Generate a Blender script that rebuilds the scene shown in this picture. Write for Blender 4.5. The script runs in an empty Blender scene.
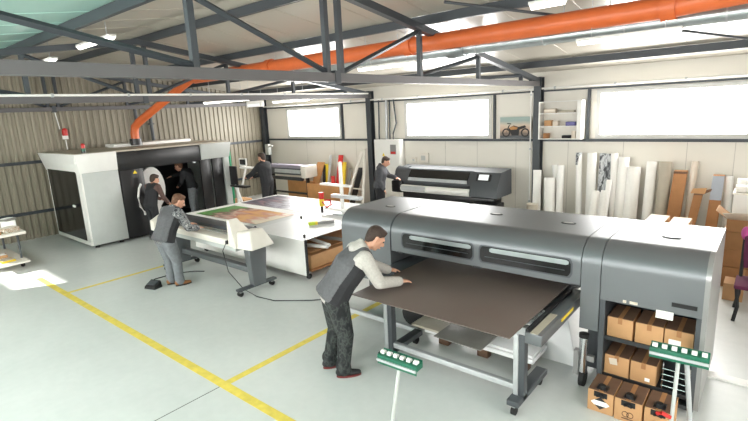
import bpy, bmesh, math, random
from mathutils import Vector, Matrix, Quaternion
random.seed(7)
PI = math.pi
SC = bpy.context.scene
COL = SC.collection

# ------------------------------------------------------------------ materials
def _mat(name):
    m = bpy.data.materials.new(name); m.use_nodes = True
    nt = m.node_tree; b = nt.nodes['Principled BSDF']
    return m, nt, b

def lin(c):
    return tuple(((x/255)/12.92 if x/255 <= .04045 else ((x/255+.055)/1.055)**2.4) for x in c)

def mat(name, rgb, rough=.5, metal=0, var=.06, scale=6, bump=0, coat=0, spec=None, alpha=None):
    m, nt, b = _mat(name)
    c = lin(rgb)
    b.inputs['Roughness'].default_value = rough
    b.inputs['Metallic'].default_value = metal
    if coat: b.inputs['Coat Weight'].default_value = coat; b.inputs['Coat Roughness'].default_value = .15
    if spec is not None: b.inputs['Specular IOR Level'].default_value = spec
    tc = nt.nodes.new('ShaderNodeTexCoord')
    n = nt.nodes.new('ShaderNodeTexNoise'); n.inputs['Scale'].default_value = scale; n.inputs['Detail'].default_value = 4
    nt.links.new(tc.outputs['Object'], n.inputs['Vector'])
    r = nt.nodes.new('ShaderNodeValToRGB')
    r.color_ramp.elements[0].position = .3; r.color_ramp.elements[1].position = .7
    r.color_ramp.elements[0].color = (*[x*(1-var) for x in c], 1)
    r.color_ramp.elements[1].color = (*[min(1, x*(1+var)) for x in c], 1)
    nt.links.new(n.outputs['Fac'], r.inputs['Fac'])
    nt.links.new(r.outputs['Color'], b.inputs['Base Color'])
    if bump:
        bp = nt.nodes.new('ShaderNodeBump'); bp.inputs['Strength'].default_value = bump; bp.inputs['Distance'].default_value = .01
        nt.links.new(n.outputs['Fac'], bp.inputs['Height']); nt.links.new(bp.outputs['Normal'], b.inputs['Normal'])
    return m

def emat(name, rgb, s):
    m, nt, b = _mat(name)
    b.inputs['Base Color'].default_value = (*lin(rgb), 1)
    b.inputs['Emission Color'].default_value = (*lin(rgb), 1)
    b.inputs['Emission Strength'].default_value = s
    return m

def ramp_mat(name, stops, scale=4, detail=5, rough=.5, distort=0, kind='noise', stretch=(1,1,1), axis_mix=None):
    """colour ramp over a noise; axis_mix = (axis, weight) blends in a gradient along one object axis"""
    m, nt, b = _mat(name)
    b.inputs['Roughness'].default_value = rough
    tc = nt.nodes.new('ShaderNodeTexCoord'); mp = nt.nodes.new('ShaderNodeMapping')
    mp.inputs['Scale'].default_value = stretch
    nt.links.new(tc.outputs['Generated'], mp.inputs['Vector'])
    n = nt.nodes.new('ShaderNodeTexNoise'); n.inputs['Scale'].default_value = scale
    n.inputs['Detail'].default_value = detail; n.inputs['Distortion'].default_value = distort
    nt.links.new(mp.outputs['Vector'], n.inputs['Vector'])
    out = n.outputs['Fac']
    if axis_mix:
        sp = nt.nodes.new('ShaderNodeSeparateXYZ'); nt.links.new(tc.outputs['Generated'], sp.inputs[0])
        mx = nt.nodes.new('ShaderNodeMix'); mx.inputs['Factor'].default_value = axis_mix[1]
        nt.links.new(out, mx.inputs['A']); nt.links.new(sp.outputs[axis_mix[0]], mx.inputs['B'])
        out = mx.outputs['Result']
    r = nt.nodes.new('ShaderNodeValToRGB')
    while len(r.color_ramp.elements) < len(stops): r.color_ramp.elements.new(.5)
    for e, (p, c) in zip(r.color_ramp.elements, stops):
        e.position = p; e.color = (*lin(c), 1)
    nt.links.new(out, r.inputs['Fac']); nt.links.new(r.outputs['Color'], b.inputs['Base Color'])
    return m

M = {}
M['steel'] = mat('dark_painted_steel', (60, 65, 70), .45, var=.05, scale=3)
M['chord'] = mat('grey_painted_steel', (90, 88, 89), .5, var=.05, scale=3)
M['panel'] = mat('cream_wall_panel', (226, 222, 212), .45, var=.02, scale=.6)
M['seam'] = mat('panel_seam', (190, 186, 178), .6)
M['winframe'] = mat('window_frame_grey', (206, 206, 202), .4)
M['pane'] = emat('daylit_window_pane', (255, 255, 255), 3.5)
M['corr'] = mat('corrugated_sheet', (142, 135, 119), .5, var=.05, scale=.8)
M['roof'] = mat('roof_panel', (182, 176, 164), .28, var=.03, scale=.5)
M['teal'] = mat('teal_translucent_roof_panel', (168, 206, 196), .25, var=.04, scale=.5)
M['floor'] = None
M['yellow'] = mat('yellow_floor_tape', (226, 204, 92), .5, var=.12, scale=9)
M['orange'] = mat('orange_pipe', (212, 106, 56), .4, var=.05)
M['spiral'] = mat('galvanised_duct', (176, 184, 186), .3, .75, var=.12, scale=5)
M['lamp'] = emat('lit_tube', (255, 252, 245), 3.5)
M['white'] = mat('white_paint', (232, 231, 227), .4, var=.02)
M['warmwhite'] = mat('warm_white_plastic', (224, 219, 209), .4, var=.03)
M['offgrey'] = mat('light_grey_panel', (186, 190, 187), .4, var=.03)
M['black'] = mat('black_panel', (26, 26, 28), .35, var=.1)
M['gloss'] = mat('dark_glass', (14, 16, 17), .12, var=.1)
M['rubber'] = mat('black_rubber', (24, 24, 25), .7)
M['cable'] = mat('dark_cable', (52, 54, 56), .6)
M['pgrey'] = mat('printer_grey', (112, 116, 119), .4, .5, var=.03, scale=2)
M['pgrey2'] = mat('printer_dark_grey', (78, 82, 86), .4, .25, var=.03, scale=2)
M['pgrey3'] = mat('printer_side_grey', (148, 148, 147), .3, .35, var=.03, scale=2)
M['cavity'] = mat('shelf_cavity', (44, 47, 50), .5)
M['alu'] = mat('brushed_aluminium', (190, 193, 195), .38, .35, var=.06, scale=12)
M['chrome'] = mat('chrome', (205, 207, 208), .15, .95)
M['board'] = mat('dark_brown_sheet', (100, 88, 82), .36, var=.03, scale=3)
M['beige'] = mat('beige_sheet', (178, 170, 154), .5)
M['sheet'] = mat('white_sheet', (224, 226, 226), .4, var=.02)
M['greysheet'] = mat('grey_sheet', (128, 126, 120), .45)
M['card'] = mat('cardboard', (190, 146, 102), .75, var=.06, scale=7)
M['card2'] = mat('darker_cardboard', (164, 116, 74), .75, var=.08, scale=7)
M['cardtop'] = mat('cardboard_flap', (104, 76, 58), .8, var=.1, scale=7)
M['tape'] = mat('clear_tape', (214, 202, 186), .3)
M['wood'] = mat('brown_wood_block', (92, 68, 52), .7, var=.15)
M['ply'] = mat('plywood', (186, 134, 82), .6, var=.12, scale=5)
M['green'] = mat('green_plastic', (20, 98, 74), .4, var=.06)
M['bgreen'] = mat('green_panel', (28, 140, 96), .45, var=.06)
M['red'] = mat('red_plastic', (196, 40, 36), .4)
M['yel'] = mat('yellow_plastic', (226, 196, 50), .45)
M['lime'] = mat('lime_label', (188, 206, 60), .5)
M['blue'] = mat('violet_blue', (96, 92, 150), .4)
M['violetgrey'] = mat('violet_grey_cover', (138, 134, 150), .35)
M['pink'] = mat('pink_cloth', (196, 84, 150), .8)
M['purple'] = mat('purple_cloth', (92, 34, 66), .85)
M['skin'] = mat('skin', (206, 156, 130), .5, var=.04, scale=30)
M['hair'] = mat('dark_brown_hair', (58, 44, 36), .7, var=.25, scale=60, bump=.4)
M['hairb'] = mat('brown_hair', (104, 72, 52), .7, var=.25, scale=60, bump=.4)
M['eye'] = mat('eye', (30, 24, 22), .3)
M['lip'] = mat('lip', (170, 104, 92), .5)
M['hoodie'] = mat('light_grey_knit', (186, 182, 176), .9, var=.1, scale=45, bump=.3)
M['vest'] = mat('grey_work_vest', (94, 94, 97), .85, var=.1, scale=30, bump=.3)
M['vestblack'] = mat('black_vest_side', (40, 40, 43), .85, var=.1, scale=30)
M['patch'] = mat('reflective_patch', (164, 170, 180), .3, .2)
M['jeans'] = mat('grey_jeans', (118, 122, 126), .85, var=.14, scale=18, bump=.3)
M['darkcloth'] = mat('black_cloth', (36, 37, 40), .85, var=.15, scale=20, bump=.2)
M['darkgrey'] = mat('dark_grey_hoodie', (70, 71, 75), .9, var=.12, scale=25, bump=.3)
M['brownsleeve'] = mat('brown_sleeve', (92, 70, 64), .85, var=.15, scale=20)
M['shoe'] = mat('black_shoe', (30, 30, 32), .6)
M['sole'] = mat('red_black_sole', (110, 44, 42), .6)
M['tan'] = mat('tan_shoe', (150, 104, 66), .7)
M['screen'] = emat('lit_screen', (214, 218, 220), .5)
M['paper'] = mat('paper', (244, 243, 239), .7, var=.02)
M['ink'] = mat('printed_ink', (40, 40, 42), .7)
M['elec'] = mat('white_metal_cabinet', (226, 226, 222), .35, var=.02)
def camo():
    return ramp_mat('camouflage_cloth', [(.36,(26,28,30)),(.46,(44,48,48)),(.54,(66,70,68)),(.62,(34,37,37)),(.74,(52,56,54))], 5.5, 2, .9, stretch=(1, 1, 2.3))
M['camo'] = camo()
M['camosleeve'] = ramp_mat('grey_pattern_sleeve', [(.4,(54,56,60)),(.48,(150,152,152)),(.56,(70,72,76)),(.66,(176,176,174))], 14, 2, .9)
M['print_green'] = ramp_mat('green_red_print', [(.22,(70,140,60)),(.33,(96,160,74)),(.38,(120,70,60)),(.43,(222,190,170)),(.47,(190,110,96)),(.52,(222,160,96)),(.60,(232,178,110)),(.66,(214,150,130)),(.74,(240,226,204))], 3.4, 5, .35, .7, axis_mix=('X', .5))
M['print_dark'] = ramp_mat('purple_grey_print', [(.28,(64,58,76)),(.36,(96,90,112)),(.40,(160,120,122)),(.43,(62,58,72)),(.48,(176,172,184)),(.52,(120,116,134)),(.57,(222,220,224)),(.66,(242,242,242))], 3.8, 6, .35, 1.0, axis_mix=('X', .42), stretch=(.6,1.6,1))
M['print_statue'] = ramp_mat('grey_sketch_print', [(.38,(60,62,66)),(.47,(130,134,138)),(.54,(205,208,210)),(.64,(160,164,168))], 3.4, 4, .5, .8)
M['papers'] = ramp_mat('assorted_papers', [(.36,(120,100,80)),(.45,(210,200,180)),(.52,(150,110,80)),(.6,(232,228,216)),(.7,(90,130,110))], 5, 4, .7)

def floor_mat():
    m, nt, b = _mat('pale_concrete_floor')
    tc = nt.nodes.new('ShaderNodeTexCoord')
    n = nt.nodes.new('ShaderNodeTexNoise'); n.inputs['Scale'].default_value = .55; n.inputs['Detail'].default_value = 7; n.inputs['Roughness'].default_value = .6
    n2 = nt.nodes.new('ShaderNodeTexNoise'); n2.inputs['Scale'].default_value = 9; n2.inputs['Detail'].default_value = 5
    nt.links.new(tc.outputs['Object'], n.inputs['Vector']); nt.links.new(tc.outputs['Object'], n2.inputs['Vector'])
    mx = nt.nodes.new('ShaderNodeMix'); mx.inputs['Factor'].default_value = .25
    nt.links.new(n.outputs['Fac'], mx.inputs['A']); nt.links.new(n2.outputs['Fac'], mx.inputs['B'])
    r = nt.nodes.new('ShaderNodeValToRGB')
    r.color_ramp.elements[0].position = .32; r.color_ramp.elements[1].position = .68
    r.color_ramp.elements[0].color = (*lin((196, 200, 197)), 1); r.color_ramp.elements[1].color = (*lin((214, 216, 214)), 1)
    nt.links.new(mx.outputs['Result'], r.inputs['Fac']); nt.links.new(r.outputs['Color'], b.inputs['Base Color'])
    rr = nt.nodes.new('ShaderNodeMapRange'); rr.inputs['To Min'].default_value = .28; rr.inputs['To Max'].default_value = .42
    nt.links.new(n.outputs['Fac'], rr.inputs['Value']); nt.links.new(rr.outputs['Result'], b.inputs['Roughness'])
    return m
M['floor'] = floor_mat()

def clear_glass():
    m, nt, b = _mat('clear_window_glass')
    tr = nt.nodes.new('ShaderNodeBsdfTransparent'); gl = nt.nodes.new('ShaderNodeBsdfGlossy'); gl.inputs['Roughness'].default_value = .02
    mx = nt.nodes.new('ShaderNodeMixShader'); mx.inputs[0].default_value = .06
    nt.links.new(tr.outputs[0], mx.inputs[1]); nt.links.new(gl.outputs[0], mx.inputs[2])
    nt.links.new(mx.outputs[0], nt.nodes['Material Output'].inputs['Surface'])
    return m
M['glass'] = clear_glass()

# ------------------------------------------------------------------ objects
def tag(o, label=None, cat=None, group=None, kind=None):
    if label: o['label'] = label
    if cat: o['category'] = cat
    if group: o['group'] = group
    if kind: o['kind'] = kind
    return o

def thing(name, label, cat, loc=(0, 0, 0), rz=0, group=None, kind=None):
    o = bpy.data.objects.new(name, None); COL.objects.link(o)
    o.empty_display_size = .1
    o.location = loc; o.rotation_euler = (0, 0, rz)
    return tag(o, label, cat, group, kind)

def wmat(o):
    m = Matrix.LocRotScale(o.location, o.rotation_euler, None)
    return wmat(o.parent) @ m if o.parent else m

def copy_tree(o, parent=None):
    c = o.copy(); COL.objects.link(c); c.parent = parent
    for ch in [x for x in COL.objects if x.parent == o]:
        copy_tree(ch, c)
    return c

class MB:
    def __init__(s): s.bm = bmesh.new()
    def _xf(s, vs, rot=None, about=None):
        if rot is not None:
            q = rot.to_matrix() if isinstance(rot, Quaternion) else rot
            a = Vector(about)
            for v in vs: v.co = q @ (v.co - a) + a
    def box(s, x0, x1, y0, y1, z0, z1, bev=0, rot=None, about=None, seg=2):
        r = bmesh.ops.create_cube(s.bm, size=1)
        vs = r['verts']
        for v in vs:
            v.co = Vector((x0 + (v.co.x+.5)*(x1-x0), y0 + (v.co.y+.5)*(y1-y0), z0 + (v.co.z+.5)*(z1-z0)))
        if bev:
            es = list({e for v in vs for e in v.link_edges})
            r2 = bmesh.ops.bevel(s.bm, geom=es, offset=bev, segments=seg, affect='EDGES', profile=.5)
            vs = [v for v in r2['verts']]
        if rot is not None:
            s._xf(vs, rot, about if about else ((x0+x1)/2, (y0+y1)/2, (z0+z1)/2))
        return s
    def hexa(s, pts, bev=0):
        """8 corners: bottom 4 (ccw), top 4"""
        vs = [s.bm.verts.new(p) for p in pts]
        fs = [(3,2,1,0),(4,5,6,7),(0,1,5,4),(1,2,6,5),(2,3,7,6),(3,0,4,7)]
        for f in fs: s.bm.faces.new([vs[i] for i in f])
        if bev:
            es = list({e for v in vs for e in v.link_edges})
            bmesh.ops.bevel(s.bm, geom=es, offset=bev, segments=2, affect='EDGES', profile=.5)
        return s
    def cyl(s, p0, p1, r0, r1=None, n=16, cap=True):
        p0 = Vector(p0); p1 = Vector(p1); r1 = r0 if r1 is None else r1
        d = p1-p0
        r = bmesh.ops.create_cone(s.bm, cap_ends=cap, segments=n, radius1=r0, radius2=r1, depth=d.length)
        q = d.to_track_quat('Z', 'Y').to_matrix()
        for v in r['verts']: v.co = q @ v.co + (p0+p1)/2
        return s
    def ring(s, p0, p1, ro, ri, n=20):
        """hollow tube"""
        p0 = Vector(p0); p1 = Vector(p1); q = (p1-p0).to_track_quat('Z', 'Y').to_matrix()
        L = []
        for p, r in ((p0, ro), (p1, ro), (p1, ri), (p0, ri)):
            L.append([s.bm.verts.new(q @ Vector((r*math.cos(2*PI*i/n), r*math.sin(2*PI*i/n), 0)) + p) for i in range(n)])
        for k in range(4):
            a, b = L[k], L[(k+1) % 4]
            for i in range(n): s.bm.faces.new((a[i], a[(i+1) % n], b[(i+1) % n], b[i]))
        return s
    def tube(s, pts, r, n=10, cap=True):
        pts = [Vector(p) for p in pts]
        rings = []
        up = Vector((0, 0, 1))
        for i, p in enumerate(pts):
            t = (pts[min(i+1, len(pts)-1)] - pts[max(i-1, 0)]).normalized()
            a = t.cross(up if abs(t.z) < .95 else Vector((0, 1, 0))).normalized(); b = t.cross(a).normalized()
            if i and rings:
                pass
            rings.append([s.bm.verts.new(p + r*(math.cos(2*PI*k/n)*a + math.sin(2*PI*k/n)*b)) for k in range(n)])
        for A, B in zip(rings, rings[1:]):
            # rotate B to best match A
            best = min(range(n), key=lambda o: (A[0].co-B[o].co).length)
            B2 = B[best:] + B[:best]
            if (A[1].co-B2[1].co).length > (A[1].co-B2[-1].co).length: B2 = [B2[0]] + B2[1:][::-1]
            for k in range(n): s.bm.faces.new((A[k], A[(k+1) % n], B2[(k+1) % n], B2[k]))
        if cap:
            for R in (rings[0], rings[-1]):
                try: s.bm.faces.new(R)
                except ValueError: pass
        return s
    def prism(s, prof, a0, a1, axis='x'):
        """closed 2-D profile swept along an axis: x -> (y,z), y -> (x,z), z -> (x,y)"""
        def P(u, v, a):
            return {'x': (a, u, v), 'y': (u, a, v), 'z': (u, v, a)}[axis]
        A = [s.bm.verts.new(P(u, v, a0)) for u, v in prof]; B = [s.bm.verts.new(P(u, v, a1)) for u, v in prof]
        n = len(prof)
        for i in range(n): s.bm.faces.new((A[i], A[(i+1) % n], B[(i+1) % n], B[i]))
        s.bm.faces.new(A[::-1]); s.bm.faces.new(B)
        return s
    def sphere(s, c, r, sc=(1, 1, 1), u=16, v=10):
        R = bmesh.ops.create_uvsphere(s.bm, u_segments=u, v_segments=v, radius=r)
        for q in R['verts']: q.co = Vector((q.co.x*sc[0], q.co.y*sc[1], q.co.z*sc[2])) + Vector(c)
        return s
    def quad(s, *pts):
        s.bm.faces.new([s.bm.verts.new(p) for p in pts]); return s
    def build(s, name, m, parent=None, world=True, smooth=True, kind=None, label=None):
        if parent is not None and world:
            s.bm.transform(wmat(parent).inverted())
        bmesh.ops.recalc_face_normals(s.bm, faces=s.bm.faces)
        me = bpy.data.meshes.new(name); s.bm.to_mesh(me); s.bm.free()
        for mm in (m if isinstance(m, (list, tuple)) else [m]): me.materials.append(mm)
        if smooth:
            for p in me.polygons: p.use_smooth = True
            try: me.set_sharp_from_angle(angle=math.radians(38))
            except Exception: pass
        o = bpy.data.objects.new(name, me); COL.objects.link(o); o.parent = parent
        if kind: o['kind'] = kind
        if label: o['label'] = label
        return o

def struct(mb, name, m, parent=None):
    return mb.build(name, m, parent, kind=None if parent else 'structure')

# ------------------------------------------------------------------ camera (measured from the room's three vanishing directions)
yaw, pit, rol, FPX, CH = 0.703543, 0.205973, -0.047755, 477.16, 3.0
fw = Vector((-math.sin(yaw)*math.cos(pit), math.cos(yaw)*math.cos(pit), -math.sin(pit)))
r0 = Vector((math.cos(yaw), math.sin(yaw), 0)); u0 = r0.cross(fw)
rt = r0*math.cos(rol) + u0*math.sin(rol); up = rt.cross(fw)
cd = bpy.data.cameras.new('camera'); cam = bpy.data.objects.new('camera', cd); COL.objects.link(cam)
cam.matrix_world = Matrix(((rt.x, up.x, -fw.x, 0), (rt.y, up.y, -fw.y, 0), (rt.z, up.z, -fw.z, CH), (0, 0, 0, 1)))
cd.sensor_fit = 'HORIZONTAL'; cd.sensor_width = 36; cd.lens = FPX/748*36
cd.clip_start = .05; cd.clip_end = 100
SC.camera = cam
CP = Vector((0, 0, CH))
def ray(x, y): return rt*((x-374)/FPX) - up*((y-210.5)/FPX) + fw
def onY(x, y, Y):
    d = ray(x, y); return CP + d*(Y/d.y)
def onZ(x, y, Z=0):
    d = ray(x, y); return CP + d*((Z-CH)/d.z)
def onX(x, y, X):
    d = ray(x, y); return CP + d*(X/d.x)
def mpp(p): return (Vector(p)-CP).dot(fw)/FPX      # metres per pixel at a point

# ------------------------------------------------------------------ setting
XL, XR, YF, YB = -15.4, 2.4, -2.5, 11.75
RY, RZ, SL = 4.64, 4.77, .148
def roofz(y): return RZ - SL*abs(y-RY)
struct(MB().box(XL-.2, XR+.2, YF-.2, YB+.2, -.15, 0), 'floor', M['floor'])

def wall_y(name, y0, y1, x0, x1, holes, m, ztop):
    """wall in a Y plane with rectangular holes (x0,x1,z0,z1)"""
    mb = MB()
    xs = sorted({x0, x1, *[h[0] for h in holes], *[h[1] for h in holes]})
    for a, b in zip(xs, xs[1:]):
        hs = [h for h in holes if h[0] <= a+1e-6 and h[1] >= b-1e-6]
        if not hs: mb.box(a, b, y0, y1, 0, ztop)
        else:
            mb.box(a, b, y0, y1, 0, hs[0][2]); mb.box(a, b, y0, y1, hs[0][3], ztop)
    return struct(mb, name, m)
WIN = [(-13.97, -11.22), (-8.58, -5.78), (-3.2, -.36)]
WZ = (2.14, 3.23)
wall_y('wall_back', YB, YB+.12, XL, XR, [(a, b, WZ[0], WZ[1]) for a, b in WIN], M['panel'], roofz(YB)+.02)
SUNWIN = (-15.25, -13.5, 1.98, 2.34)
wall_y('wall_front', YF-.12, YF, XL, XR, [SUNWIN], M['panel'], roofz(YF)+.02)
prof = [(YF, 0), (YB, 0), (YB, roofz(YB)), (RY, RZ), (YF, roofz(YF))]
struct(MB().prism(prof, XR, XR+.12, 'x'), 'wall_right', M['panel'])
struct(MB().prism(prof, XL-.14, XL-.06, 'x'), 'wall_left', M['corr'])
# corrugated sheet lining of the left wall
mb = MB(); p = .172; y = YF; pts = []
while y < YB-p:
    pts += [(y, 0), (y+p*.42, 0), (y+p*.54, .035), (y+p*.88, .035)]; y += p
pts.append((YB, 0))
A = [mb.bm.verts.new((XL+d, yy, 0)) for yy, d in pts]; B = [mb.bm.verts.new((XL+d, yy, roofz(yy)-.02)) for yy, d in pts]
for i in range(len(pts)-1): mb.bm.faces.new((A[i], A[i+1], B[i+1], B[i]))
o = mb.build('wall_left_cladding', M['corr'], smooth=False, kind='structure')
# ceiling: two slopes with shallow panel ribs, front slope partly teal translucent sheet
for nm, ya, yb, m in (('ceiling', RY, YB+.1, 'roof'), ('ceiling_front', 2.9, RY, 'roof'), ('ceiling_skylight', YF-.1, 2.9, 'teal')):
    mb = MB()
    mb.prism([(ya, roofz(ya)), (yb, roofz(yb)), (yb, roofz(yb)+.08), (ya, roofz(ya)+.08)], XL-.2, XR+.2, 'x')
    x = XL
    while x < XR:
        mb.prism([(ya, roofz(ya)-.007), (yb, roofz(yb)-.007), (yb, roofz(yb)+.01), (ya, roofz(ya)+.01)], x, x+.02, 'x'); x += 1.0
    struct(mb, nm, M[m])
for yp in (-1.2, .9, 2.92, 4.94, 6.78, 8.65, 10.55):
    z = roofz(yp)
    struct(MB().box(XL, XR, yp-.035, yp+.035, z-.15, z-.012), 'purlin', M['steel'])

# columns, girts, window posts
for i, x in enumerate((-15.2, -9.85, -4.5, .85)):
    mb = MB(); zt = 3.6
    mb.box(x-.09, x+.09, YB-.2, YB-.186, 0, zt).box(x-.09, x+.09, YB-.014, YB-.001, 0, zt).box(x-.006, x+.006, YB-.19, YB-.01, 0, zt)
    struct(mb, 'column', M['steel'])
for k, (a, b) in enumerate(((-15.1, -9.95), (-9.75, -4.6), (-4.4, .76))):
    struct(MB().box(a, b, YB-.07, YB-.001, 2.07, 2.13), 'trim_%d' % (k+1), M['steel'])
    struct(MB().box(a, b, YB-.07, YB-.001, 3.25, 3.29), 'trim_%d' % (k+4), M['steel'])
n = 7
for x in (-11.13, -5.68, -3.24-.12, -.28):
    struct(MB().box(x-.03, x+.03, YB-.06, YB-.001, 2.13, 3.25), 'trim_%d' % n, M['steel']); n += 1
for zz in (2.07, .72):
    struct(MB().box(XL+.035, XL+.09, YF, YB-.2, zz-.04, zz+.04), 'trim_%d' % n, M['steel']); n += 1
for x in (-13.0, -11.6, -10.6, -8.9, -7.2, -6.2, -5.1, -3.8, -2.6, -1.4, -.6, .3):     # panel joints
    struct(MB().box(x-.006, x+.006, YB-.004, YB-.001, .02, 2.06), 'trim_%d' % n, M['seam']); n += 1
for i, (a, b) in enumerate(WIN):
    w = thing('window_%d' % (i+1), None, None, ((a+b)/2, YB, WZ[0]), kind='structure')
    mb = MB(); f = .085
    for q in ((a, b, WZ[0], WZ[0]+f), (a, b, WZ[1]-f, WZ[1]), (a, a+f, WZ[0]+f, WZ[1]-f), (b-f, b, WZ[0]+f, WZ[1]-f)):
        mb.box(q[0], q[1], YB-.03, YB+.05, q[2], q[3])
    mb.build('window_frame', M['winframe'], w)
    MB().box(a+f, b-f, YB+.01, YB+.03, WZ[0]+f, WZ[1]-f).build('pane', M['pane'], w)
# unseen front windows added for fill light, plus an opening for the sun patch
a, b, c, d = SUNWIN
w = thing('window_4', None, None, ((a+b)/2, YF, c), kind='structure')
MB().box(a-.05, b+.05, YF-.03, YF+.02, c-.05, c).box(a-.05, b+.05, YF-.03, YF+.02, d, d+.05).build('window_frame', M['winframe'], w)
MB().box(a, b, YF-.07, YF-.06, c, d).build('pane', M['glass'], w)
FW = [(-11.6, -8.9), (-7.0, -4.2), (-3.0, .4)]
for i, (a, b) in enumerate(FW):
    w = thing('window_%d' % (i+5), None, None, ((a+b)/2, YF, 2.1), kind='structure')
    mb = MB()
    for q in ((a-.08, b+.08, 2.02, 2.1), (a-.08, b+.08, 3.2, 3.28), (a-.08, a, 2.1, 3.2), (b, b+.08, 2.1, 3.2)):
        mb.box(q[0], q[1], YF, YF+.05, q[2], q[3])
    mb.build('window_frame', M['winframe'], w)
    MB().box(a, b, YF, YF+.02, 2.1, 3.2).build('pane', M['pane'], w)

# floor tape lines and the expansion joint
struct(MB().box(-11.2, .5, 2.565, 2.675, 0, .002), 'floor_marking', M['yellow'])
struct(MB().box(-9.74, -9.65, 2.675, 5.15, 0, .002), 'floor_marking', M['yellow'])
struct(MB().box(-4.66, -4.56, 2.675, 7.2, 0, .002), 'floor_marking', M['yellow'])
struct(MB().box(-4.615, -4.605, YF, 2.565, 0, .001), 'floor_joint', M['cable'])
struct(MB().box(-.45, .6, 5.85, 5.97, 0, .02), 'floor_strip', M['white'])

# ------------------------------------------------------------------ roof trusses
def make_truss():
    t = thing('roof_truss', None, None, (0, 0, 0), kind='structure')
    cz = lambda y: roofz(y) - .17 - .06
    y0, y1 = -2.42, 11.68
    MB().box(-.06, .06, y0, y1, 3.39, 3.5).build('bottom_chord', M['chord'], t)
    for a, b in ((y0, RY), (RY, y1)):
        MB().prism([(a, cz(a)-.05), (b, cz(b)-.05), (b, cz(b)+.055), (a, cz(a)+.055)], -.055, .055, 'x').build('top_chord', M['steel'], t)
    for s in (1, -1):
        ys = [.125, 1.97, 3.94, 5.93, 6.5]
        for d in ys:
            y = RY+s*d
            if cz(y)-.05 > 3.5: MB().box(-.035, .035, y-.035, y+.035, 3.49, cz(y)-.03).build('web_post', M['steel'], t)
        for (a, za, b, zb) in ((.16, 3.52, 1.97, None), (1.97, 3.52, 3.94, None), (3.94, 3.52, 5.93, None)):
            ya, yb = RY+s*a, RY+s*b
            MB().tube([(0, ya, za), (0, yb, cz(yb)-.05)], .035, 4).build('diagonal', M['steel'], t)
    MB().box(-.07, .07, RY-.05, RY+.05, 3.36, 3.53).build('splice_plate', M['steel'], t)
    return t
tr = make_truss(); tr.location = (-4.5, 0, 0)
for x in (-9.85, -15.2, .85):
    copy_tree(tr).location = (x, 0, 0)
# roof brace
p0, p1 = Vector((-3.6, 5.9, roofz(5.9)-.2)), Vector((.5, 10.9, roofz(10.9)-.2))
struct(MB().cyl(p0, p1, .02, n=8), 'roof_brace', M['steel'])

# ------------------------------------------------------------------ overhead services
def arc(c, r, d0, d1, n=8):
    pass
t = thing('ventilation_pipe', 'bright orange ventilation pipe running under the roof down to the enclosure', 'pipe', (-6, 7.05, 4.08))
PZ, PY = 4.06, 7.05
run = [(-1.15, PY, PZ), (-12.0, PY, PZ)]
MB().tube(run, .135, 20).build('straight_pipe', M['orange'], t)
MB().tube([(2.3, PY, PZ+.2), (-1.2, PY, PZ)], .135, 20).build('straight_pipe', M['orange'], t)
MB().tube([(-12.0, PY, PZ), (-12.15, PY, PZ-.01), (-12.3, PY-.02, PZ-.06), (-13.9, 6.3, 3.0), (-14.02, 6.22, 2.86), (-14.05, 6.2, 2.7), (-14.05, 6.2, 2.5)], .11, 20).build('elbow_pipe', M['orange'], t)
for x in (-1.15, -5.0, -8.8): MB().cyl((x-.08, PY, PZ), (x+.08, PY, PZ+.004), .165, n=20).build('coupling', M['orange'], t)
MB().ring((-14.05, 6.2, 2.36), (-14.05, 6.2, 2.54), .16, .108).build('collar', M['black'], t, label='black flue collar')
for x in (-2.4, -6.9, -10.3): MB().tube([(x, PY, PZ+.13), (x, PY, roofz(PY)-.01)], .008, 6).build('hanger', M['alu'], t)

t = thing('air_duct', 'galvanised spiral air duct hung just below the orange pipe', 'duct', (-4, 7.38, 3.93))
mb = MB(); mb.cyl((-9.6, 7.38, 3.94), (2.3, 7.38, 3.94), .105, n=20)
mb.build('duct_run', M['spiral'], t)
x = -9.4
while x < 2.2: MB().ring((x, 7.38, 3.94), (x+.02, 7.38, 3.94), .112, .1, 20).build('seam_band', M['alu'], t); x += 1.1
MB().ring((-4.42, 7.38, 3.94), (-4.1, 7.38, 3.94), .14, .1, 20).build('reducer', M['spiral'], t)
for x in (-9.0, -5.5, -1.9): MB().tube([(x, 7.38, 4.04), (x, 7.38, roofz(7.38)-.01)], .008, 6).build('hanger', M['alu'], t)

def lamp(label, x0, x1, y, z, group='fluorescent ceiling lamps'):
    t = thing('ceiling_lamp', label, 'lamp', ((x0+x1)/2, y, z), group=group)
    MB().box(x0, x1, y-.06, y+.06, z+.035, z+.075, .008).build('housing', M['white'], t)
    MB().prism([(y-.055+.11*i/8, z+.036-.045*math.sin(PI*i/8)) for i in range(9)], x0+.02, x1-.02, 'x').build('diffuser', M['lamp'], t)
    for q in (.15, .85):
        x = x0+(x1-x0)*q; MB().tube([(x, y, z+.07), (x, y, roofz(y)-.005)], .006, 6).build('hanger', M['alu'], t)
lamp('long lit tube lamp hanging left of the smaller white box', -14.05, -11.7, 8.5, 3.46)
lamp('long lit tube lamp hanging in front of the first strip window', -11.5, -9.95, 9.2, 3.36)
lamp('thin lit tube lamp under the duct, above the widest window', -2.2, -.98, 7.0, 3.74)
lamp('thin lit tube lamp under the duct, above the middle strip window', -6.15, -4.85, 7.0, 3.74)
lamp('lit tube lamp near the roof at the top edge, in front of the orange pipe', -2.25, -1.85, 5.5, 4.02)
lamp('lit tube lamp high above the white and black enclosure, partly behind diagonal', -12.1, -10.6, 3.4, 4.2)  # tube added where the roof only shows a bright patch
lamp('lit tube lamp under the teal roof sheets', -9.6, -8.2, 3.5, 4.3)  # likewise added to stand for a bright patch on the roof
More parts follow.
